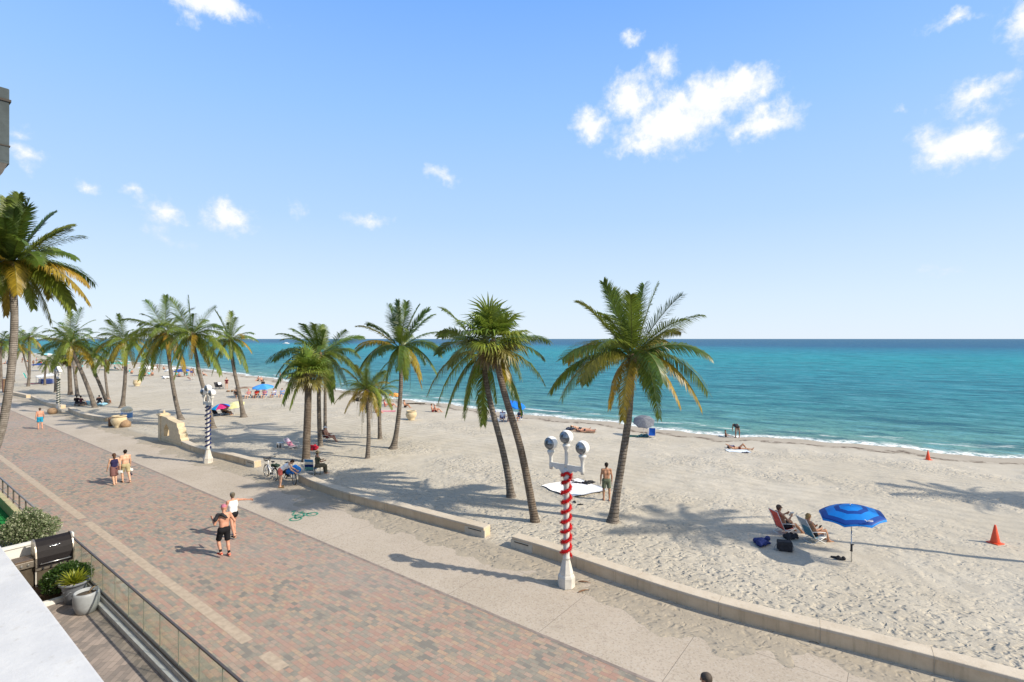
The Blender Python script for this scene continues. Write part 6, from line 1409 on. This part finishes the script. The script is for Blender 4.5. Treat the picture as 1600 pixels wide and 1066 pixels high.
def glass_mat():
    t = NT('tinted_glass'); o = t.obj()
    tr = t.n('ShaderNodeBsdfTransparent', {0: (.95, .97, .93, 1)}); gl = t.n('ShaderNodeBsdfGlossy', {0: (.9, .95, .92, 1), 1: .04}); df = t.n('ShaderNodeBsdfDiffuse', {0: (.62, .66, .56, 1)})
    f = t.math('POWER', t.n('ShaderNodeLayerWeight', {0: .5}).outputs['Facing'], 4.0)
    m1 = t.n('ShaderNodeMixShader', {0: t.rng(t.noise(o, 1.3, 5, .7), .3, .8, .03, .13), 1: tr.outputs[0], 2: df.outputs[0]})
    m2 = t.n('ShaderNodeMixShader', {0: t.math('ADD', t.math('MULTIPLY', f, .35), .03), 1: m1.outputs[0], 2: gl.outputs[0]}); t.t.links.new(m2.outputs[0], t.out.inputs[0]); return t.mat
M_GLASS = glass_mat(); M_BRONZE = mat('bronze_metal', (.10, .085, .075), .45, .1, 8, metal=.3)
g = empty('glass_railing', W(0, 4.77), ROT); tag(g, 'glass panel railing with dark handrail between the patio and promenade', 'railing')
x0 = -22.55; first = None
while x0 < 14:
    b = MB(); b.box((x0 + .57, 0, .49), (1.108, .014, .86)); b.box((x0 + .004, 0, .49), (.008, .018, .86), mi=1); o = b.build('glass_panel', [M_GLASS, mat('joint_seal', (.14, .15, .13), .6)], g) if first is None else first.copy()
    if first is None: first = o; fx0 = x0
    else: COL.objects.link(o); o.parent = g; o.location = (x0 - fx0, 0, 0)
    x0 += 1.14
b = MB(); b.box((-4.3, 0, .955), (36.6, .055, .042)); b.build('handrail', M_BRONZE, g, bevel=.012)
b = MB(); b.box((-4.3, 0, .045), (36.6, .06, .07)); b.build('base_rail', M_BRONZE, g, bevel=.01)
b = MB(); b.box((0, 0, .53), (.16, .16, .0)); 
p = MB(); p.box((-22.72, 0, .40), (.22, .16, 1.3)); p.build('end_post', M_WHITE, g, bevel=.012)
pw = empty('partition_wall', W(22.9, 2.2), YN); tag(pw, 'low white partition wall behind the barbecue grill', 'wall')
b = MB(); b.box((.1, 0, .33), (4.7, .16, 1.2)); b.build('wall_body', M_WHITE, pw, bevel=.01); b = MB(); b.box((.1, 0, .955), (4.76, .24, .07)); b.build('coping', M_WHITE, pw, bevel=.012)

# ------------------------------------------------------------------ barbecue
def grill():
    r = empty('barbecue_grill', W(22.25, 4.22, PZ), YN); tag(r, 'steel barbecue grill with a rounded black hood, side burner and cabinet doors', 'grill')
    blk = mat('black_enamel', (.014, .012, .013), .62, .1, 8, spec=.18); st = mat('warm_steel', (.36, .32, .27), .38, .12, 14, metal=.75); dk = mat('bronze_doors', (.17, .14, .105), .35, .2, 5, metal=.6)
    w = .44; prof = [(-.37, .66), (-.37, .95), (-.31, 1.14), (-.22, 1.28), (-.08, 1.40), (.06, 1.45), (.20, 1.42), (.26, 1.30), (.28, .66)]
    b = MB(); vs = [(x, y, z) for x in (-w, w) for y, z in prof]; k = len(prof); b.add(vs, [(i, i + 1, k + i + 1, k + i) for i in range(k - 1)] + [tuple(range(k)), tuple(range(k, 2 * k)), (0, k - 1, 2 * k - 1, k)]); hd = b.build('hood', blk, r, bevel=.015)
    for x in (-w - .022, w + .022):
        b = MB(); pp = [(y * 1.03, .66 + (z - .66) * 1.03) for y, z in prof]; vs = [(x + q, y, z) for q in (-.022, .022) for y, z in pp]; b.add(vs, [(i, (i + 1) % k, k + (i + 1) % k, k + i) for i in range(k)] + [tuple(range(k)), tuple(range(k, 2 * k))]); b.build('hood_end', st, hd, bevel=.008)
    b = MB(); b.tube([(-w + .06, -.43, .76), (w - .06, -.43, .76)], .018, 10); b.tube([(-w + .10, -.43, .76), (-w + .10, -.36, .78)], .012, 6); b.tube([(w - .10, -.43, .76), (w - .10, -.36, .78)], .012, 6); b.build('hood_handle', M_STEEL, hd)
    b = MB(); n_ = nrm((0, -.8, .55)); pts = [(x, -.272 - .0 + abs(x) * .0, 1.225 + .012 * math.sin(x * 70)) for x in np.linspace(-.14, .14, 22)]; b.tube([np.array(q) + n_ * .012 for q in pts], .012, 6); b.tube([np.array((x, -.28, 1.215)) + n_ * .012 for x in np.linspace(-.07, .07, 6)], .016, 6); b.build('badge', mat('chrome', (.8, .8, .8), .2, metal=.9), hd)
    b = MB(); b.box((0, -.02, .60), (.96, .66, .11)); b.build('control_panel', st, r, bevel=.012)
    for x in (-.3, -.1, .1, .3):
        b = MB(); b.tube([(x, -.35, .60), (x, -.39, .60)], [.032, .026], 12); b.build('knob', M_BLACK, r)
    b = MB(); b.box((0, 0, .30), (.90, .56, .52)); b.build('cabinet', st, r, bevel=.01)
    for x in (-.225, .225):
        b = MB(); b.box((x, -.295, .30), (.42, .03, .46)); d = b.build('door', dk, r, bevel=.006); b = MB(); b.tube([(x - .15 * math.copysign(1, x), -.335, .44), (x - .15 * math.copysign(1, x), -.335, .20)], .011, 8); b.build('handle', M_STEEL, d)
    b = MB(); b.box((-.72, -.02, .80), (.48, .56, .20)); sb = b.build('side_burner', st, r, bevel=.012)
    b = MB(); b.box((-.72, -.01, .925), (.46, .52, .05)); b.build('burner_lid', mat('brown_lid', (.13, .095, .07), .4, .1, metal=.4), sb, bevel=.012)
    for x in (-.80, -.64):
        b = MB(); b.tube([(x, -.30, .80), (x, -.34, .80)], [.036, .03], 14); b.build('knob', M_STEEL, sb)
    b = MB(); b.box((-.72, .02, .35), (.46, .46, .70)); b.build('side_cabinet', dk, r, bevel=.01)
    for x in (-.45, .45, -.95): b = MB(); b.box((x, -.27, .36), (.05, .05, .72)); b.build('leg', mat('pale_steel', (.62, .60, .55), .4, metal=.3), r)
    return r
grill()

# ------------------------------------------------------------------ plants
def bush(name, label, c, rad, n, cols, seed, leaf=(.05, .022), cat='shrub', parts=None, lumps=14):
    """leaf clusters scattered through a lumpy crown, on a few stems"""
    rs = np.random.RandomState(seed); rad = np.array(rad); root = empty(name, c); tag(root, label, cat)
    cent = rs.normal(size=(lumps, 3)); cent /= np.linalg.norm(cent, axis=1)[:, None]; cent[:, 2] = np.abs(cent[:, 2]) * 1.0 - .22; cent = cent * rs.uniform(.35, .72, (lumps, 1)); sz = rs.uniform(.30, .50, lumps)
    k = rs.randint(0, lumps, n); d = rs.normal(size=(n, 3)); d /= np.linalg.norm(d, axis=1)[:, None]; rr = sz[k] * rs.uniform(.55, 1.06, n) ** .6
    Pp = (cent[k] + d * rr[:, None]) * rad + np.array([0, 0, rad[2] * .72])
    out = d * .8 + rs.normal(size=(n, 3)) * .5 + np.array([0, 0, .35]); out /= np.linalg.norm(out, axis=1)[:, None]
    s_ = np.cross(out, rs.normal(size=(n, 3))); s_ /= np.linalg.norm(s_, axis=1)[:, None]; l = rs.uniform(.7, 1.3, (n, 1)) * leaf[0]; w = rs.uniform(.8, 1.2, (n, 1)) * leaf[1]
    nn = np.cross(out, s_)
    V = np.stack([Pp, Pp + out * l * .5 + s_ * w, Pp + out * l + nn * l * .15, Pp + out * l * .5 - s_ * w], 1).reshape(-1, 3); F = np.arange(4 * n).reshape(n, 4)
    cc = np.array(cols)[rs.randint(0, len(cols), n)] * rs.uniform(.7, 1.25, (n, 1)); np_mesh('foliage', V, F, M_LEAF, {'Col': np.repeat(cc, 4, 0)}, False, root)
    b = MB()
    for i in range(lumps): b.tube(bez(np.array([rs.uniform(-.05, .05), rs.uniform(-.05, .05), 0]), cent[i] * rad * np.array([.3, .3, 0]) + np.array([0, 0, rad[2] * .4]), cent[i] * rad + np.array([0, 0, rad[2] * .7]), 7), [.022, .02, .018, .015, .012, .009, .006], 6)
    b.build('stem', mat('shrub_stem', (.12, .085, .055), .9), root)
    return root
sq = W(25.6, 4.15, PZ)
bush('variegated_shrub', 'large rounded shrub with pale grey green leaves beyond the white partition', sq + (0, 0, .25), (.92, .92, .86), 11000, [(.36, .40, .25), (.22, .29, .14), (.52, .54, .38), (.13, .19, .08), (.28, .34, .18)], 5, (.075, .026), lumps=30)
hq = W(20.85, 4.30, PZ)
bush('box_hedge', 'dark glossy green round bush behind the yellow spiky plant', hq, (.62, .62, .60), 8000, [(.035, .085, .018), (.055, .12, .022), (.02, .055, .014), (.08, .15, .03)], 8, (.055, .024), lumps=20)
def pot(name, label, p, prof, m, soil_z):
    r = empty(name, p); tag(r, label, 'plant pot'); b = MB(); b.lathe(prof, n=36); b.build('pot_body', m, r)
    b = MB(); rr = prof[-1][0]; b.lathe([(rr, soil_z - .02), (rr, soil_z), (0, soil_z + .02)], n=24); b.build('soil', mat('potting_soil', (.10, .075, .05), .95, .4, 16, .02), r); return r
GP = mat('grey_pot_glaze', (.30, .32, .335), .5, .12, 3, .003); DP = mat('slate_pot', (.16, .175, .20), .6, .15, 4, .004)
pp = W(19.9, 4.27, PZ)
pr = pot('plant_pot', 'slate blue pot with wide rim holding the yellow spiky plant', pp, [(.20, 0), (.22, .02), (.29, .47), (.32, .56), (.37, .58), (.375, .63), (.36, .645), (.32, .635), (.30, .53)], DP, .56)
for i in range(9):
    a = i * 2 * math.pi / 9; b = MB(); b.tube([(math.cos(a + t) * .280, math.sin(a + t) * .280, .36 + .05 * math.sin(t * 6)) for t in np.linspace(-.3, .3, 8)], .02, 6); 
    if i == 0: rel = b
    else: rel.add(b.v, b.f, 0, True)
rel.build('relief', DP, pr)
br = empty('bromeliad', pp + (0, 0, .56)); tag(br, 'yellow green spiky plant growing in the slate pot', 'plant'); L = Leaves(); rs = np.random.RandomState(4); V = []; F = []; C = []
for i in range(58):
    a = i * 2.39996; el = R(82 - 64 * (i / 58) ** .7); ln = rs.uniform(.40, .56); d = np.array([math.cos(a) * math.cos(el), math.sin(a) * math.cos(el), math.sin(el)]); hz = np.array([math.cos(a), math.sin(a), 0])
    c = bez(hz * .03, d * ln * .55, d * ln * .86 + hz * .10 - UPV * .05 * i / 58, 8); s_ = np.array([-math.sin(a), math.cos(a), 0]); n0 = len(V)
    for j in range(8):
        w = .038 * math.sin(math.pi * min(.98, .22 + .78 * j / 7)) ** .8; up_ = np.cross(s_, c[min(j + 1, 7)] - c[max(j - 1, 0)]); up_ /= np.linalg.norm(up_)
        V += [c[j] - s_ * w + up_ * w * .5, c[j], c[j] + s_ * w + up_ * w * .5]; g_ = j / 7; x = rs.uniform(.8, 1.2); C += [np.array([.40, .40, .03]) * x * (1 - .3 * g_), np.array([.22, .30, .03]) * x, np.array([.44, .40, .03]) * x * (1 - .3 * g_)]
    F += [(n0 + j * 3 + k, n0 + j * 3 + k + 1, n0 + j * 3 + k + 4, n0 + j * 3 + k + 3) for j in range(7) for k in range(2)]
np_mesh('rosette', np.array(V), np.array(F), M_LEAF, {'Col': np.array(C)}, True, br)
rk = np.random.RandomState(2); b = MB()
for i in range(46): a = rk.uniform(0, 6.28); q = rk.uniform(.10, .28); b.sphere((math.cos(a) * q, math.sin(a) * q, .02), rk.uniform(.02, .038, 3), 7, 5)
b.build('pebbles', mat('cream_pebbles', (.62, .55, .42), .8, .2, 12), pr, (0, 0, .56))
pot('plant_pot', 'smooth pale grey rounded pot, empty but for bare soil, beside the slate pot', W(18.9, 4.33, PZ), [(.19, 0), (.23, .02), (.295, .20), (.32, .38), (.31, .53), (.288, .60), (.272, .60), (.28, .48)], GP, .50)
b = MB(); b.tube([(0, 0, 0), (.10, .06, .14), (.22, .10, .20)], [.012, .012, .008], 6); o = b.build('stick', mat('dry_stick', (.36, .25, .12), .9), None, W(18.9, 4.33, PZ + .51) + np.array([0, .05, 0]), .3); tag(o, 'dry brown stick lying in the pale grey pot', 'stick')

# ------------------------------------------------------------------ next terrace: turf, low wall and railing
sheet('dark_mat', mat('dark_paving', (.06, .062, .07), .85, .2, 5), -28.3, -23.0, -4, 4.56, PZ + .01)
sheet('sandy_paving', mat('tan_paving', (.42, .36, .28), .9, .2, 1.5, .01), -29.8, -28.3, -4, 4.56, PZ + .014)
def turf_mat():
    t = NT('green_turf'); o = t.obj(); c = t.mix(t.rng(t.noise(o, 30, 4, .7), .35, .65), (.012, .16, .035), (.025, .27, .07)); t.bsdf(c, .9, t.bump(t.noise(o, 60, 4), .8, .02), spec=.15); return t.mat
sheet('artificial_turf', turf_mat(), -60, -29.8, -8, 4.56, PZ + .018)
lw = empty('terrace_wall', W(27.2, 4.62), ROT); tag(lw, 'low olive cream terrace wall beside the green turf', 'wall')
b = MB(); b.box((-14, .02, .0), (28, .20, .44)); b.build('wall_body', mat('olive_cream', (.42, .38, .22), .85, .1, 3, .004), lw, bevel=.012)
nr = empty('metal_railing', W(27.2, 4.63), ROT); tag(nr, 'grey metal railing with thin posts above the olive cream wall', 'railing')
b = MB(); b.tube([(-28, .0, 1.02), (0, .0, 1.02)], .035, 10); b.build('handrail', mat('grey_metal', (.24, .25, .28), .4, .1, 8, metal=.5), nr)
b = MB(); b.tube([(-28, .0, .52), (0, .0, .52)], .015, 8); b.build('lower_rail', mat('grey_metal', (0, 0, 0)), nr)
for x in np.arange(-27.9, .1, 1.25): b = MB(); b.box((x, 0, .71), (.05, .05, .62)); b.build('rail_post', M_BRONZE, nr)
# neighbouring building: only the end of one balcony reaches into view
nb = empty('apartment_building', W(19.2, 0), ROT); tag(nb, 'grey concrete balcony end of the building beyond the upper left edge', 'building')
cm = mat('shade_toned_concrete', (.055, .070, .075), .9, .2, 2.2, .02)  # dark grey carries the shade on the balcony end, put into the colour
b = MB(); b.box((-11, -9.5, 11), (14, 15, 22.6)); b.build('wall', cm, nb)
for z in (6.4, 9.5, 12.6, 15.7):
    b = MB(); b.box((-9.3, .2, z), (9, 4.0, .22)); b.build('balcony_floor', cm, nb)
    if z == 12.6: continue
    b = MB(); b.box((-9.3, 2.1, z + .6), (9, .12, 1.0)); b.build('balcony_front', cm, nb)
fin = at(4, 200, 13.2); u_, v_ = uv(fin[0], fin[1])
b = MB(); zt = at(0, 136, 13.2)[2]; zb = at(0, 252, 13.2)[2]; x_ = -(u_ - 19.2)
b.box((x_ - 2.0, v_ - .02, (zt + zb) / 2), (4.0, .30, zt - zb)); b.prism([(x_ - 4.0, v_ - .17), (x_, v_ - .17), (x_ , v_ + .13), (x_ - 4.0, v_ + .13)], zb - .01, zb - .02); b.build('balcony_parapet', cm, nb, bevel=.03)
b = MB(); b.box((x_ - 2.0, v_ - .02, zt - .32), (4.06, .36, .06)); b.box((x_ - 2.0, v_ - .02, zb + .42), (4.03, .33, .03)); b.build('groove', M_SLOT, nb)
b = MB(); b.add([(x_ - 4.0, v_ - .15, zb), (x_ - .02, v_ - .15, zb), (x_ - .02, v_ + .11, zb), (x_ - 4, v_ + .11, zb), (x_ - 4.0, v_ - 2.1, zb - .32), (x_ - .35, v_ - 2.1, zb - .32), (x_ - .35, v_ + .05, zb - .22), (x_ - 4, v_ + .05, zb - .22)], [(0, 1, 2, 3), (4, 5, 6, 7), (0, 1, 5, 4), (1, 2, 6, 5), (2, 3, 7, 6), (3, 0, 4, 7)]); b.build('balcony_soffit', mat('pale_soffit', (.32, .30, .27), .9), nb)

# ------------------------------------------------------------------ litter on the path, and keep the custom data tidy
for (x, y), l, a in (((913, 911), 'curled dry palm husk on the sandy path right of the nearest lamp', .2), ((912, 925), 'small dark twig on the path below the dry husk', .9), ((1272, 1006), 'thin dark twig lying along the foot of the long curved wall', -.1)):
    q = Gs(x, y); b = MB(); k = .20 if 'husk' in l else .11; b.tube(bez(np.array([-k, 0, .02]), np.array([0, .05, .06]), np.array([k, .02, .02]), 9), [.008, .02, .028, .03, .028, .024, .018, .012, .006] if 'husk' in l else [.008] * 9, 7, flat=.5); o = b.build('palm_husk' if 'husk' in l else 'twig', mat('dry_husk', (.20, .10, .05), .9) if 'husk' in l else mat('dark_twig', (.05, .04, .03), .9), None, q, a - .5); tag(o, l, 'palm husk' if 'husk' in l else 'twig')
for o in bpy.data.objects:
    if '_j' in o: del o['_j']
